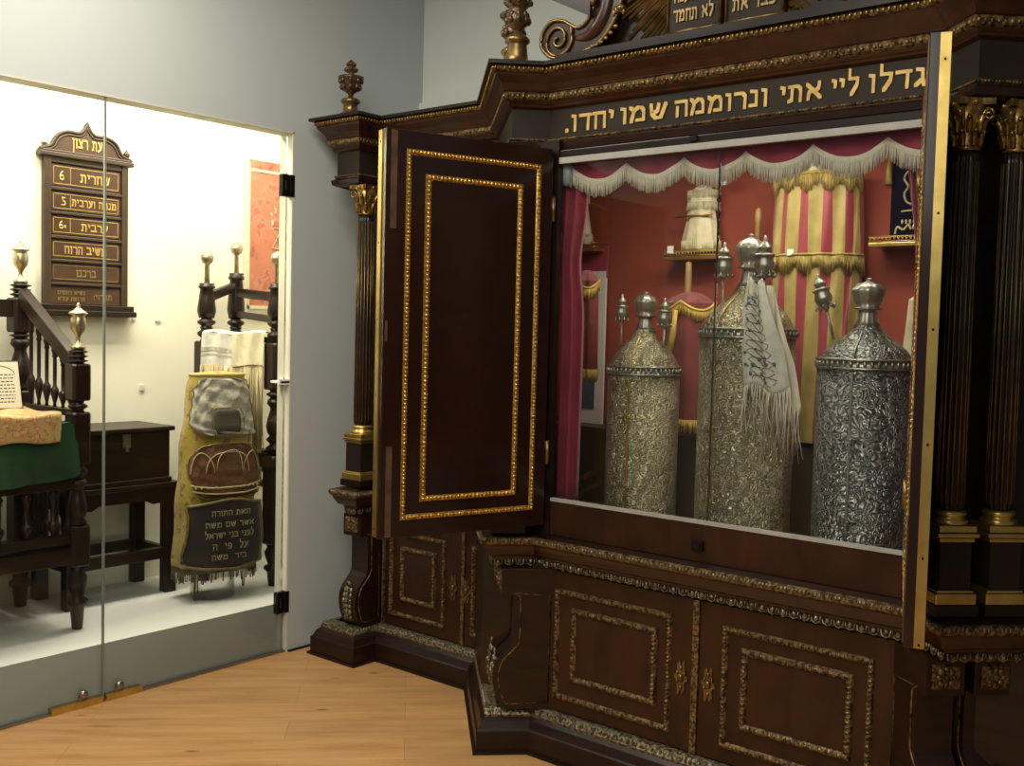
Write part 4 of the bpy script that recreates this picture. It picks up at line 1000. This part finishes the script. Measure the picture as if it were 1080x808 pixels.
for c0, rr in ((-.42,.30),(.05,.34),(.52,.30)):
    b.tube([front(c0+rr*math.cos(PI*k/14), .87+.10*math.sin(PI*k/14), .019) for k in range(15)], .0026, 5)
b.tube([front(.05+.14*math.cos(PI*k/14), .88+.10*math.sin(PI*k/14), .020) for k in range(15)], .0024, 5)
b.tube([front(-.70+1.5*k/14, .815-.018*math.sin(PI*k/14), .018) for k in range(15)], .004, 5); b.tube([front(-.62+1.4*k/14, .785-.018*math.sin(PI*k/14), .018) for k in range(15)], .004, 5)
for k in range(9): b.blob(front(-.55+k*.15, .80, .02), (.006,.004,.006))
b.build('crown_embroidery', 'fringe_pale', mt)
shield = [(.70,-.74,-.70),(.69,-.80,.98)]
shield = [(.722,-.10,.12),(.695,-.52,.58),(.700,-.78,.92),(.66,-.78,.90),(.60,-.80,.86),(.52,-.86,.86),(.46,-.94,.92),(.425,-.90,.92),(.405,-.66,.76),(.395,-.30,.30),(.372,-.04,.06)]
shield = [(.738,.0,.10),(.722,-.30,.42),(.715,-.62,.74),(.712,-.84,.95),(.698,-.90,1.0),(.66,-.76,.90),(.60,-.72,.86),(.54,-.78,.88),(.48,-.94,.97),(.44,-.96,.97),(.42,-.68,.80),(.408,-.3,.38),(.396,.02,.10)]
applique('dark_shield', shield, 'black_velvet', .018, 24, 24, False); outline('braid_outline', shield, 'green_gold', .020, .0075)
TT = TM
def mwrap(x, z):
    hw, hd = mprof(z); c_ = min(.999, abs(x)/(hw*1.0))**(1/.62); return hd*1.05*(1-c_*c_)**.31+.042
LN = [('וזאת התורה', -.085,.115,.664,.690),('אשר שם משה',-.115,.135,.608,.634),('לפני בני ישראל',-.118,.135,.556,.584),('על  פי  ה',-.080,.105,.500,.530),('ביד  משה',-.085,.095,.450,.476)]
for t,x0,x1,z0,z1 in LN:
    text_mesh(t, x0, x1, z0, z1, TT, 'embroidered_lettering', 'gold_embroidery', mt, depth=.004, y=.010, wrap=mwrap, nib=(.10,.13))
b = MB(TM)
b.grid(lambda u,v: mpt(u*2*PI, .375+.03*v, .004), 96, 2)
for k in range(100):
    a = 2*PI*k/100; p = mpt(a,.378,.003); L = random.uniform(.03,.055)
    if k in (18,19,33,34,35): L = .13 if k in (34,35) else .09
    b.tube([p, (p[0]+random.uniform(-.004,.004), p[1]+random.uniform(-.004,.004), p[2]-L)], [.0028,.0036], 4)
b.build('bullion_fringe', 'dark_fringe', mt)
# small labels on the niche wall
for y, z, w_, lab in ((3.04,1.595,.03,'small blank white card on the niche wall right of the board'),(2.905,1.60,.018,'tiny round hook on the niche wall just right of the board ledge'),(2.95,1.235,.028,'small white socket on the niche wall above the chest')):
    b = MB(); b.box(-4.949,-4.942,y,y+w_,z,z+(.012 if z>1.3 else .028)); tag(b.build('wall_label' if 'card' in lab else ('wall_hook' if 'hook' in lab else 'wall_socket'), 'socket'), lab, 'label' if 'card' in lab else ('hook' if 'hook' in lab else 'socket'))

# =============================================================== inside the ark
FZ = .862
def drape(fn, nu, nv, name, m, parent=None, mi=None, solid=0): b = MB(); b.grid(fn, nu, nv, mi); return b.build(name, m, parent, solid=solid)
def fringe(name, m, parent, P, L, n, r=.002, jit=.003):
    # P: callable t->point ; strands hang down
    b = MB()
    for k in range(n):
        t = (k+.5)/n; p = Vector(P(t)); l = L(t) if callable(L) else L; l *= random.uniform(.88,1.06)
        b.tube([p, p+Vector((random.uniform(-jit,jit), random.uniform(-jit,jit)*.6, -l))], [r, r*.8], 3)
    return b.build(name, m, parent)
# valance
va = empty('scalloped_valance', 'burgundy velvet valance with scalloped cream fringe across the top of the opening', 'valance', (-1.7,3.15,2.2))
per = .234; ph = -2.092
def vz(x): 
    t = ((x-ph)/per) % 1.0
    return 2.206-.050*math.sin(PI*t)**.85
vx0, vx1 = -2.338, -1.035
vy = lambda x: 3.150+.004*math.sin(x*60)
drape(lambda u,v: (vx0+(vx1-vx0)*u, vy(vx0+(vx1-vx0)*u)+.003, 2.295+(vz(vx0+(vx1-vx0)*u)-2.345)*v), 220, 6, 'velvet_band', 'velvet_red', va)
drape(lambda u,v: (vx0+(vx1-vx0)*u, vy(vx0+(vx1-vx0)*u)-.002-.002*math.sin(PI*v), vz(vx0+(vx1-vx0)*u)-.018*v), 220, 3, 'fringe_heading', 'cream', va)
f = fringe('cream_fringe', 'cream', va, lambda t: (vx0+(vx1-vx0)*t, vy(vx0+(vx1-vx0)*t)-.001, vz(vx0+(vx1-vx0)*t)-.014), .052, 420, .0019); f['kind'] = 'stuff'
# side curtains
def curtain(x0, x1, y, folds, lab, ph=0):
    k = empty('velvet_curtain', lab, 'curtain', ((x0+x1)/2,y,FZ), 'burgundy curtains of the ark')
    def fn(u, v):
        z = 2.25+(.955-2.25)*v; pin = 1-.22*math.exp(-((v-.30)/.10)**2)
        w = (x1-x0)*pin*(1 if x0 < -1.7 else 1-.75*min(1,v*1.8)); xx = (x0 if x0 < -1.7 else x1-w)+w*u if x0 < -1.7 else x1-w*(1-u)
        return (xx, y+.020*math.sin(u*folds*2*PI+ph+v*1.2), z)
    b = MB(); b.grid(fn, 60, 24); b.build('curtain_cloth', 'velvet_red', k, solid=.003)
    b = MB(); b.tube([fn(i/60, 1.0) for i in range(61)], .004, 5); b.build('hem_braid', 'cream', k)
    return k
curtain(-2.400,-2.285,3.185,2.5,'burgundy velvet curtain hanging at the left side of the glazed opening')
curtain(-1.135,-1.045,3.22,2.0,'burgundy velvet curtain hanging at the right side of the glazed opening', 1)

def rimon(x, y, z, s, lab, grp=None, tilt=None, rod=.16):
    R = tilt or Matrix(); k = empty('torah_finial', lab, 'finial', (x,y,z), 'silver torah finials in the ark')
    def L(prof, name, m, seg=24, parent=k, fl=0):
        b = MB(); b.lathe([(r*s, h*s) for r,h in prof], (x,y,z), seg, tilt=R, flute=fl, nfl=8); return b.build(name, m, parent)
    L([(.006,-rod/s),(.006,0)], 'rod', 'silver_smooth', 10)
    L([(.010,0),(.016,.004),(.012,.010),(.026,.022),(.036,.040),(.037,.052),(.030,.070),(.032,.078),(.037,.083),(.035,.088),(.022,.092)], 'bulb', 'silver_smooth', 24, k, .05)
    L([(.020,.090),(.020,.104),(.026,.108),(.024,.114),(.014,.126),(.006,.136),(.008,.142),(.005,.150),(.001,.156)], 'crown_top', 'silver_smooth')
    b = MB()
    for q in range(8):
        a = 2*PI*q/8+.2; p = R @ Vector((.038*s*math.cos(a), .038*s*math.sin(a), .010*s)); b.blob((x+p.x,y+p.y,z+p.z), (.0065*s,.0065*s,.009*s), 6, 3)
        p2 = R @ Vector((.033*s*math.cos(a), .033*s*math.sin(a), .028*s)); b.tube([(x+p.x,y+p.y,z+p.z+.006*s),(x+p2.x,y+p2.y,z+p2.z)], .0012, 4)
    b.build('hanging_bells', 'silver_smooth', k)
    return k
def tik(x, y, r, zr, ztop, zneck, m, lab, rot, strap='brass', fac=12, cap=.046, capz=0):
    k = empty('torah_case', lab, 'torah case', (x,y,FZ), 'silver torah cases')
    b = MB(); b.lathe([(r*1.0,FZ),(r*1.03,FZ+.004),(r*1.03,FZ+.02),(r,FZ+.024),(r,zr-.012)], (x,y,0), 72); b.build('case_body', m, k)
    H = zneck-zr
    dome = [(r*.97,zr+.016),(r*.94,zr+H*.18),(r*.83,zr+H*.38),(r*.64,zr+H*.58),(r*.44,zr+H*.76),(r*.32,zr+H*.90),(r*.29,zneck)]
    b = MB(); b.lathe(smooth(dome,4), (x,y,0), 72); b.build('shoulder_dome', m, k)
    b = MB(); b.lathe([(r*1.0,zr-.014),(r*1.04,zr-.012),(r*1.04,zr-.006),(r*1.0,zr-.004),(r*.99,zr+.014),(r*1.04,zr+.016),(r*1.04,zr+.022),(r*.96,zr+.024)], (x,y,0), 60)
    n = 46
    for q in range(n):
        a = 2*PI*q/n; b.blob((x+r*1.025*math.cos(a), y+r*1.025*math.sin(a), zr+.005), (.006,.006,.011), 6, 3)
    b.build('cresting_band', 'silver_smooth' if 'grey' in m else 'silver_smooth', k)
    b = MB(); c = cap; H2 = ztop-zneck
    b.lathe([(r*.29,zneck-.002),(c*.62,zneck+H2*.10),(c*.55,zneck+H2*.25),(c*.50,zneck+H2*.32),(c*.80,zneck+H2*.34),(c*.80,zneck+H2*.37),(c*.62,zneck+H2*.39),(c*.78,zneck+H2*.50),(c*1.0,zneck+H2*.70),(c*.98,zneck+H2*.76),(c*.70,zneck+H2*.86),(c*.25,zneck+H2*.92),(c*.12,zneck+H2*.94),(c*.22,zneck+H2*.965),(c*.15,zneck+H2*.99),(.001,ztop)], (x,y,0), 48, flute=.03, nfl=10)
    b.build('crown_cap', 'silver_smooth', k)
    # opening seam strap with clasps
    ca, sa = math.cos(rot), math.sin(rot)
    T = basis((x,y,0),(-sa,ca,0),(0,0,1),(ca,sa,0))
    b = MB(T); b.box(-.0035,.0035,r-.002,r+.006,FZ+.05,zr-.02); s_ = b.build('seam_strap', strap, k)
    b = MB(T); b.tube([(p[0]*0, p[0]+.003, p[1]) for p in smooth(dome,3)[1:-4]], .0035, 5); b.build('dome_strap', strap, k)
    for zz in (FZ+.16, FZ+.42):
        b = MB(T); b.tube([(-.03,r+.006,zz),(.03,r+.006,zz)], .0025, 5); b.tube([(.011*math.cos(2*PI*i/14), r+.010, zz+.011*math.sin(2*PI*i/14)) for i in range(14)], .0022, 5, closed=True); b.build('clasp', strap, k)
    return k
tik(-2.150,3.40,.137,1.452,1.757,1.612,'silver_warm','leftmost silver torah case, the smallest, with a brass seam strap', math.radians(-80))
rimon(-2.238,3.37,1.642,.68,'silver finial left of the cap of the leftmost torah case', rod=.12)
rimon(-2.066,3.40,1.622,.72,'silver finial right of the cap of the leftmost torah case', rod=.12)
tik(-1.700,3.36,.166,1.602,1.955,1.770,'silver_warm','middle torah case, the tallest, with a white scarf tied at its neck', math.radians(-103), cap=.052)
rimon(-1.787,3.33,1.800,.82,'silver finial left of the cap of the tallest torah case', rod=.16)
rimon(-1.622,3.31,1.795,.95,'silver finial above the white scarf on the tallest torah case', rod=.14)
tik(-1.268,3.34,.152,1.512,1.795,1.640,'silver_grey','rightmost torah case of dark tarnished embossed silver', math.radians(-84), 'silver_smooth', cap=.054)
rimon(-1.392,3.30,1.690,.80,'dark silver finial leaning left of the rightmost torah case', tilt=Matrix.Rotation(math.radians(-17),4,'Y'), rod=.10)
rimon(-1.085,3.42,1.70,.75,'silver finial leaning at the far right beside the white mantle', tilt=Matrix.Rotation(math.radians(16),4,'Y'), rod=.16)
# scarf on the middle case
sc = empty('embroidered_scarf', 'white embroidered scarf with long fringe hanging down the tallest torah case', 'scarf', (-1.6,3.2,1.5))
def scf(u, v):
    z = 1.785-.36*v; w = .035+.075*min(1,v*1.5); xc = -1.633+.085*v
    return (xc+w*(u-.5)*1.5, 3.262-.055*math.sin(min(1,v*1.6)*PI/2)+.010*math.sin(u*13+v*3), z+.015*math.sin(u*7))
drape(scf, 30, 30, 'scarf_cloth', 'white_cloth', sc, solid=.002)
def scf2(u, v):
    z = 1.77-.40*v; w = .03+.06*min(1,v*1.5); xc = -1.590+.085*v
    return (xc+w*(u-.5)*1.4, 3.285-.045*math.sin(min(1,v*1.6)*PI/2)+.010*math.sin(u*11+v*4), z)
drape(scf2, 20, 24, 'scarf_end', 'cream', sc)
b = MB()
for k in range(26):
    u, v = random.random()*.7+.15, random.random()*.8+.15; p = scf(u, v); b.blob((p[0],p[1]-.004,p[2]), (random.uniform(.004,.009),.002,random.uniform(.004,.009)), 5, 2)
b.build('blue_embroidery', 'blue', sc)
b = MB()
for q in range(3):
    pts=[]; 
    for i in range(30): v = .1+.85*i/29; u = .5+.28*math.sin(i*.75+q*2); p = scf(u,v); pts.append((p[0],p[1]-.004,p[2]))
    b.tube(pts, .0013, 4)
b.build('vine_embroidery', 'green_gold', sc)
b = MB()
for k in range(60):
    u = k/59; p = Vector(scf(u,1)) if k%2 else Vector(scf2(u,1)); L = random.uniform(.10,.21)
    b.tube([p,(p.x+random.uniform(-.01,.01),p.y+random.uniform(-.008,.006),p.z-L*.5),(p.x+random.uniform(-.016,.016),p.y+.005,p.z-L)], [.0028,.0022,.0012], 4)
b.build('scarf_fringe', 'cream', sc)

# striped mantle
sm = empty('striped_mantle', 'large mantle of yellow and dusty rose stripes with gold fringe at shoulder and middle', 'mantle', (-1.65,3.72,FZ))
def smf(u, v):
    a = PI+u*PI; z = 2.205-1.0*v; r = .178*(1+.02*math.sin(a*9+v*3)); r *= (.93+.07*min(1,v*4)); 
    return (-1.648+r*math.cos(a)*(1-.05*v), 3.80+.115*math.sin(a)+.006*math.sin(a*14+v*9), z)
def smi(u, v):
    return 1 if (u*6.0+.30) % 1.0 < .42 else 0
drape(smf, 148, 40, 'striped_cloth', ['yellow_silk','pink_silk'], sm, smi)
b = MB(); b.grid(lambda u,v: (smf(u,0)[0]*(1-v)+(-1.648)*v, smf(u,0)[1]*(1-v)+3.80*v, 2.205+.028*math.sin(v*PI/2)), 40, 3); b.build('mantle_top', 'yellow_silk', sm)
b = MB(); b.lathe([(.03,2.215),(.028,2.245),(.012,2.262)], (-1.648,3.76,0), 14); b.build('top_tuft', 'white_silk', sm)
for zz, L, nm in ((.0,.058,'shoulder_fringe'),(.300,.062,'middle_fringe')):
    def P(t, zz=zz): p = smf(t, zz); return (p[0]*1.0+(p[0]+1.648)*.02, p[1]-.008, p[2])
    fringe(nm, 'fringe_gold', sm, P, lambda t: L*(1+.25*math.sin(t*40)), 190, .0026, .006)
    b = MB(); b.tube([P(i/50) for i in range(51)], .0055, 6); b.build('fringe_braid', 'fringe_gold', sm)
b = MB(); p = smf(.40,.295); b.box(p[0]-.012,p[0]+.012,p[1]-.014,p[1]-.011,p[2]-.008,p[2]+.016); tag(b.build('tag_card', 'white'), 'tiny white tag pinned at the middle fringe of the striped mantle', 'tag')
# red mantle with yellow swag, middle left
def red_mantle(x, y, zt, w, h, lab, handle=True, dz=0):
    k = empty('red_mantle', lab, 'mantle', (x,y,zt-h), 'red cloth mantles')
    fn = lambda u, v: (x+w*(.5+.06*v)*math.cos(PI+u*PI)*(1 if v else 1), y+.07*math.sin(PI+u*PI)+.005*math.sin(u*30), zt-h*v)
    drape(fn, 40, 12, 'mantle_cloth', 'red_cloth', k)
    b = MB(); b.grid(lambda u,v: (x+(fn(u,0)[0]-x)*(1-v), y+(fn(u,0)[1]-y)*(1-v), zt+.045*math.sin(v*PI/2)**.8), 40, 5); b.build('domed_top', 'top_cloth', k)
    sw = lambda t: (x+w*.51*math.cos(PI+t*PI), y+.078*math.sin(PI+t*PI), zt-.035*abs(math.sin(t*PI*2))+.005)
    fringe('swag_fringe', 'fringe_yellow', k, sw, .045, 90, .0028, .004)
    b = MB(); b.tube([sw(i/40) for i in range(41)], .006, 6); b.tube([(x-.02,y-.082,zt-.03),(x-.025,y-.088,zt-.12),(x-.045,y-.088,zt-.24)], [.010,.013,.016], 8); b.build('gold_tassel', 'fringe_yellow', k)
    fringe('hem_fringe', 'fringe_yellow', k, lambda t: fn(t,1), .05, 80, .0028, .004)
    if handle:
        b = MB(); b.lathe([(.012,zt+.035),(.014,zt+.05),(.013,zt+.12),(.011,zt+.16),(.0,zt+.165)], (x-.015,y,0), 14); b.build('wooden_handle', 'umbrella_wood', k)
    return k
red_mantle(-2.105,3.66,1.722,.22,.46,'red cloth mantle with wooden handle and yellow swagged fringe between two torah cases')
red_mantle(-2.44,3.42,1.80,.115,.35,'narrow red mantle with gold cord beside the left burgundy curtain', False)
b = MB(); b.lathe([(.010,0),(.020,.02),(.021,.05),(.014,.062),(.006,.07)], (-2.445,3.31,1.455), 14); b.lathe([(.016,-.055),(.012,0)], (-2.445,3.31,1.455), 14); tag(b.build('gold_tassel', 'fringe_gold'), 'acorn shaped gold tassel hanging low beside the left curtain', 'tassel')
# rods behind
for (x,y,z0,z1,lab) in ((-1.895,3.80,1.45,2.105,'turned pale wooden stick upright between the tallest case and striped mantle'),(-2.115-.0,3.80,1.5,1.93,None)):
    if lab: b = MB(); b.lathe([(.010,z0),(.011,z1-.06),(.016,z1-.05),(.012,z1-.01),(.0,z1)], (x,y,0), 12); tag(b.build('wooden_stick', 'umbrella_wood'), lab, 'stick')
# gallery shelves with miniature mantles
def gallery(x0, x1, y0, y1, z, lab):
    k = empty('gallery_shelf', lab, 'shelf', ((x0+x1)/2,y1,z), 'brass gallery shelves')
    b = MB(); b.box(x0,x1,y0,y1,z,z+.014); b.build('shelf_board', 'brass', k, bevel=.002)
    b = MB(); 
    for zz in (z+.018, z+.036): b.tube([(x0,y0,zz),(x1,y0,zz)], .0018, 5); b.tube([(x0,y0,zz),(x0,y1,zz)], .0018, 5); b.tube([(x1,y0,zz),(x1,y1,zz)], .0018, 5)
    n = int((x1-x0)/.014)
    for q in range(n): xx = x0+(q+.5)*(x1-x0)/n; b.tube([(xx-.006,y0,z+.018),(xx+.006,y0,z+.036)], .0012, 4); b.tube([(xx+.006,y0,z+.018),(xx-.006,y0,z+.036)], .0012, 4)
    b.build('pierced_gallery', 'brass', k); return k
gallery(-2.315,-2.045,3.78,3.888,1.905,'brass gallery shelf on the red back lining above the red mantle')
gallery(-1.43,-1.20,3.74,3.888,1.930,'brass gallery shelf at the right under the dark banner')
gallery(-2.88,-2.665,3.78,3.888,1.955,'brass gallery shelf high at the left beside the curtain')
def mini_mantle(x, y, z0, z1, w, lab):
    k = empty('miniature_mantle', lab, 'mantle', (x,y,z0), 'miniature ivory mantles'); H = z1-z0
    b = MB(); prof = [(w*.52,z0),(w*.50,z0+H*.15),(w*.40,z0+H*.45),(w*.36,z0+H*.62),(w*.38,z0+H*.78),(w*.30,z0+H*.90),(w*.16,z0+H*.97),(.001,z1)]
    b.lathe(smooth(prof,3), (x,y,0), 40, flute=.05, nfl=9, sq=.6); b.build('dress_cloth', 'white_silk', k)
    for zz, rr in ((z0+H*.03,.53),(z0+H*.62,.40),(z0+H*.80,.40)):
        fringe('tier_fringe', 'white_silk', k, lambda t: (x+w*rr*math.cos(2*PI*t), y+.6*w*rr*math.sin(2*PI*t), zz+.03), .035, 60, .0022, .003)
    b = MB(); b.tube([(x-w*.6,y-w*.26,z0+H*.50),(x+w*.45,y-w*.26,z0+H*.53)], .005, 6); b.build('pointer_rod', 'brass', k)
mini_mantle(-2.165,3.83,1.945,2.215,.165,'small ivory fringed mantle on the brass shelf in the middle of the back lining')
mini_mantle(-2.80,3.83,1.995,2.28,.15,'small ivory mantle on the high left shelf, partly behind the curtain')
for x,y,z,lab in ((-2.275,3.775,1.932,'white card on the left end of the middle brass shelf'),(-2.70,3.775,1.985,'white card on the high left brass shelf'),(-2.045,3.79,2.20,'white card beside the top of the ivory mantle')):
    b = MB(); b.box(x-.014,x+.014,y-.004,y-.001,z,z+.030); tag(b.build('card', 'white'), lab, 'card', 'white cards in the ark')
# dark banner with gold crown and lions
dk = empty('dark_banner', 'navy velvet banner with pale gold embroidery above the right brass shelf', 'banner', (-1.33,3.86,1.97))
drape(lambda u,v: (-1.40+.17*u, 3.868+.003*math.sin(u*12), 2.275-.33*v), 12, 12, 'velvet_ground', 'navy', dk)
b = MB(); TDK = place_plan(-1.318, 3.862, 1, 0)
for s in (-1,1):
    b.tube([tuple((s*q[0], .002, q[1])) for q in smooth([(.0,2.08),(.022,2.10),(.034,2.13),(.022,2.16),(.038,2.19),(.020,2.215),(.006,2.20)],5)], .0035, 5) if False else None
bb = MB(TDK)
for s in (-1,1):
    bb.tube([(s*q[0], .002, q[1]) for q in smooth([(.0,2.09),(.022,2.10),(.032,2.13),(.018,2.155),(.034,2.185),(.020,2.21),(.004,2.20)],5)], .0042, 5)
    bb.tube([(s*q[0], .002, q[1]) for q in smooth([(.060,1.985),(.052,2.010),(.030,2.0),(.012,2.018),(.004,2.0)],5)], .0045, 5)
bb.tube([(-.04,.002,2.066),(.05,.002,2.072)], .0035, 5); bb.blob((0,.002,2.225),(.014,.003,.016)); bb.blob((0,.002,2.15),(.010,.003,.014))
for q in range(6): bb.blob((-.035+q*.014,.002,2.028),(.005,.003,.009))
bb.build('gold_embroidery', 'fringe_pale', dk)
b = MB(); b.tube([(-1.405,3.86,2.27),(-1.408,3.855,2.22),(-1.405,3.85,2.165)], [.006,.010,.014], 8); b.build('side_tassel', 'fringe_gold', dk)
# white mantle at right
wm = empty('white_mantle', 'white silk mantle at the right behind the dark silver torah case', 'mantle', (-1.13,3.55,1.3))
drape(lambda u,v: (-1.15+(.05+.03*v)*math.cos(PI+u*PI), 3.52+.04*math.sin(PI+u*PI)+.004*math.sin(u*20), 1.73-.36*v), 24, 12, 'mantle_cloth', 'white_silk', wm)
drape(lambda u,v: (-1.15+(.05*(1-v)+.0)*math.cos(PI+u*PI), 3.52+.04*(1-v)*math.sin(PI+u*PI), 1.73+.035*v), 24, 3, 'mantle_shoulder', 'white_silk', wm)
# framed photo panel on the left of the back wall
pn = empty('photo_panel', 'tall white panel with two small blue pictures standing left of the torah cases', 'panel', (-2.70,3.86,1.2))
b = MB(); b.box(-2.785,-2.655,3.860,3.872,1.17,1.87); b.build('mount_board', 'white', pn)
b = MB(); b.box(-2.790,-2.650,3.862,3.874,1.84,1.985); b.build('header', 'velvet_red', pn)
for z0,z1 in ((1.42,1.60),(1.25,1.39)): b = MB(); b.box(-2.765,-2.70,3.856,3.860,z0,z1); b.build('blue_picture', 'blue', pn)
cam = bpy.data.cameras.new('camera'); cam.sensor_width = 36; cam.lens = 36*1100/1080; cam.clip_start=.05
co = bpy.data.objects.new('camera', cam); C.objects.link(co); bpy.context.scene.camera = co
def cam_dir(x, y, z):
    R, P, t = math.radians(1.42), math.radians(2.94), math.radians(39.5)
    x, y = math.cos(R)*x+math.sin(R)*y, -math.sin(R)*x+math.cos(R)*y
    y, z = math.cos(P)*y+math.sin(P)*z, -math.sin(P)*y+math.cos(P)*z
    return Vector((x*math.cos(t)-z*math.sin(t), z*math.cos(t)+x*math.sin(t), -y))
r_, u_, b_ = cam_dir(1,0,0), cam_dir(0,-1,0), cam_dir(0,0,-1)
co.matrix_world = Matrix(((r_.x,u_.x,b_.x,0),(r_.y,u_.y,b_.y,0),(r_.z,u_.z,b_.z,1.6),(0,0,0,1)))

def area(loc, target, size, power, col, sy=None, spread=None):
    l = bpy.data.lights.new('lamp', 'AREA'); l.size = size; l.energy = power; l.color = col
    if sy: l.shape='RECTANGLE'; l.size_y = sy
    if spread: l.spread = math.radians(spread)
    o = bpy.data.objects.new('area_light', l); C.objects.link(o); o.location = loc
    d = Vector(target)-Vector(loc); o.rotation_euler = d.to_track_quat('-Z','Y').to_euler(); return o
def spot(loc, target, power, col, ang=70, rad=.03, blend=.5):
    l = bpy.data.lights.new('spot', 'SPOT'); l.energy = power; l.color = col; l.spot_size = math.radians(ang); l.shadow_soft_size = rad; l.spot_blend = blend
    o = bpy.data.objects.new('spot_light', l); C.objects.link(o); o.location = loc
    d = Vector(target)-Vector(loc); o.rotation_euler = d.to_track_quat('-Z','Y').to_euler(); return o
# room
area((-1.2,.6,3.4), (-1.2,.6,0), 1.4, 70, (1,.93,.80))
area((-3.0,1.8,3.5), (-3.0,1.8,0), 1.0, 50, (1,.93,.80))
area((-.6,-.6,3.0), (-1.9,3.2,1.9), 1.6, 34, (1,.99,.88))  # frontal fill, no real fixture; added to brighten valance and ark front
# vitrine
area((-1.7,3.35,2.285), (-1.7,3.50,1.2), 1.1, 13, (1,.93,.76), .16)
spot((-2.1,3.22,2.28), (-2.0,3.55,1.3), 14, (1,.90,.70), 125, .05)
spot((-1.4,3.22,2.28), (-1.45,3.5,1.4), 14, (1,.93,.80), 125, .05)
# niche
area((-4.5,2.4,2.90), (-4.62,2.4,1.3), 2.6, 70, (1,.93,.74), .25)
spot((-4.30,2.75,2.86), (-4.55,2.75,.3), 46, (1,.93,.76), 75, .02)
spot((-4.25,1.6,2.86), (-4.6,2.2,.6), 46, (1,.93,.76), 80, .02)
w = bpy.data.worlds.new('world'); bpy.context.scene.world = w; w.use_nodes = True
w.node_tree.nodes['Background'].inputs[0].default_value = (.55,.60,.62,1); w.node_tree.nodes['Background'].inputs[1].default_value = .16
bpy.context.scene.view_settings.view_transform = 'Standard'
bpy.context.scene.view_settings.look = 'None'
area((-2.4,.2,3.3), (-4.0,1.2,3.0), .8, 7, (1,.94,.78))  # added warm light for the upper left wall, not an actual fitting
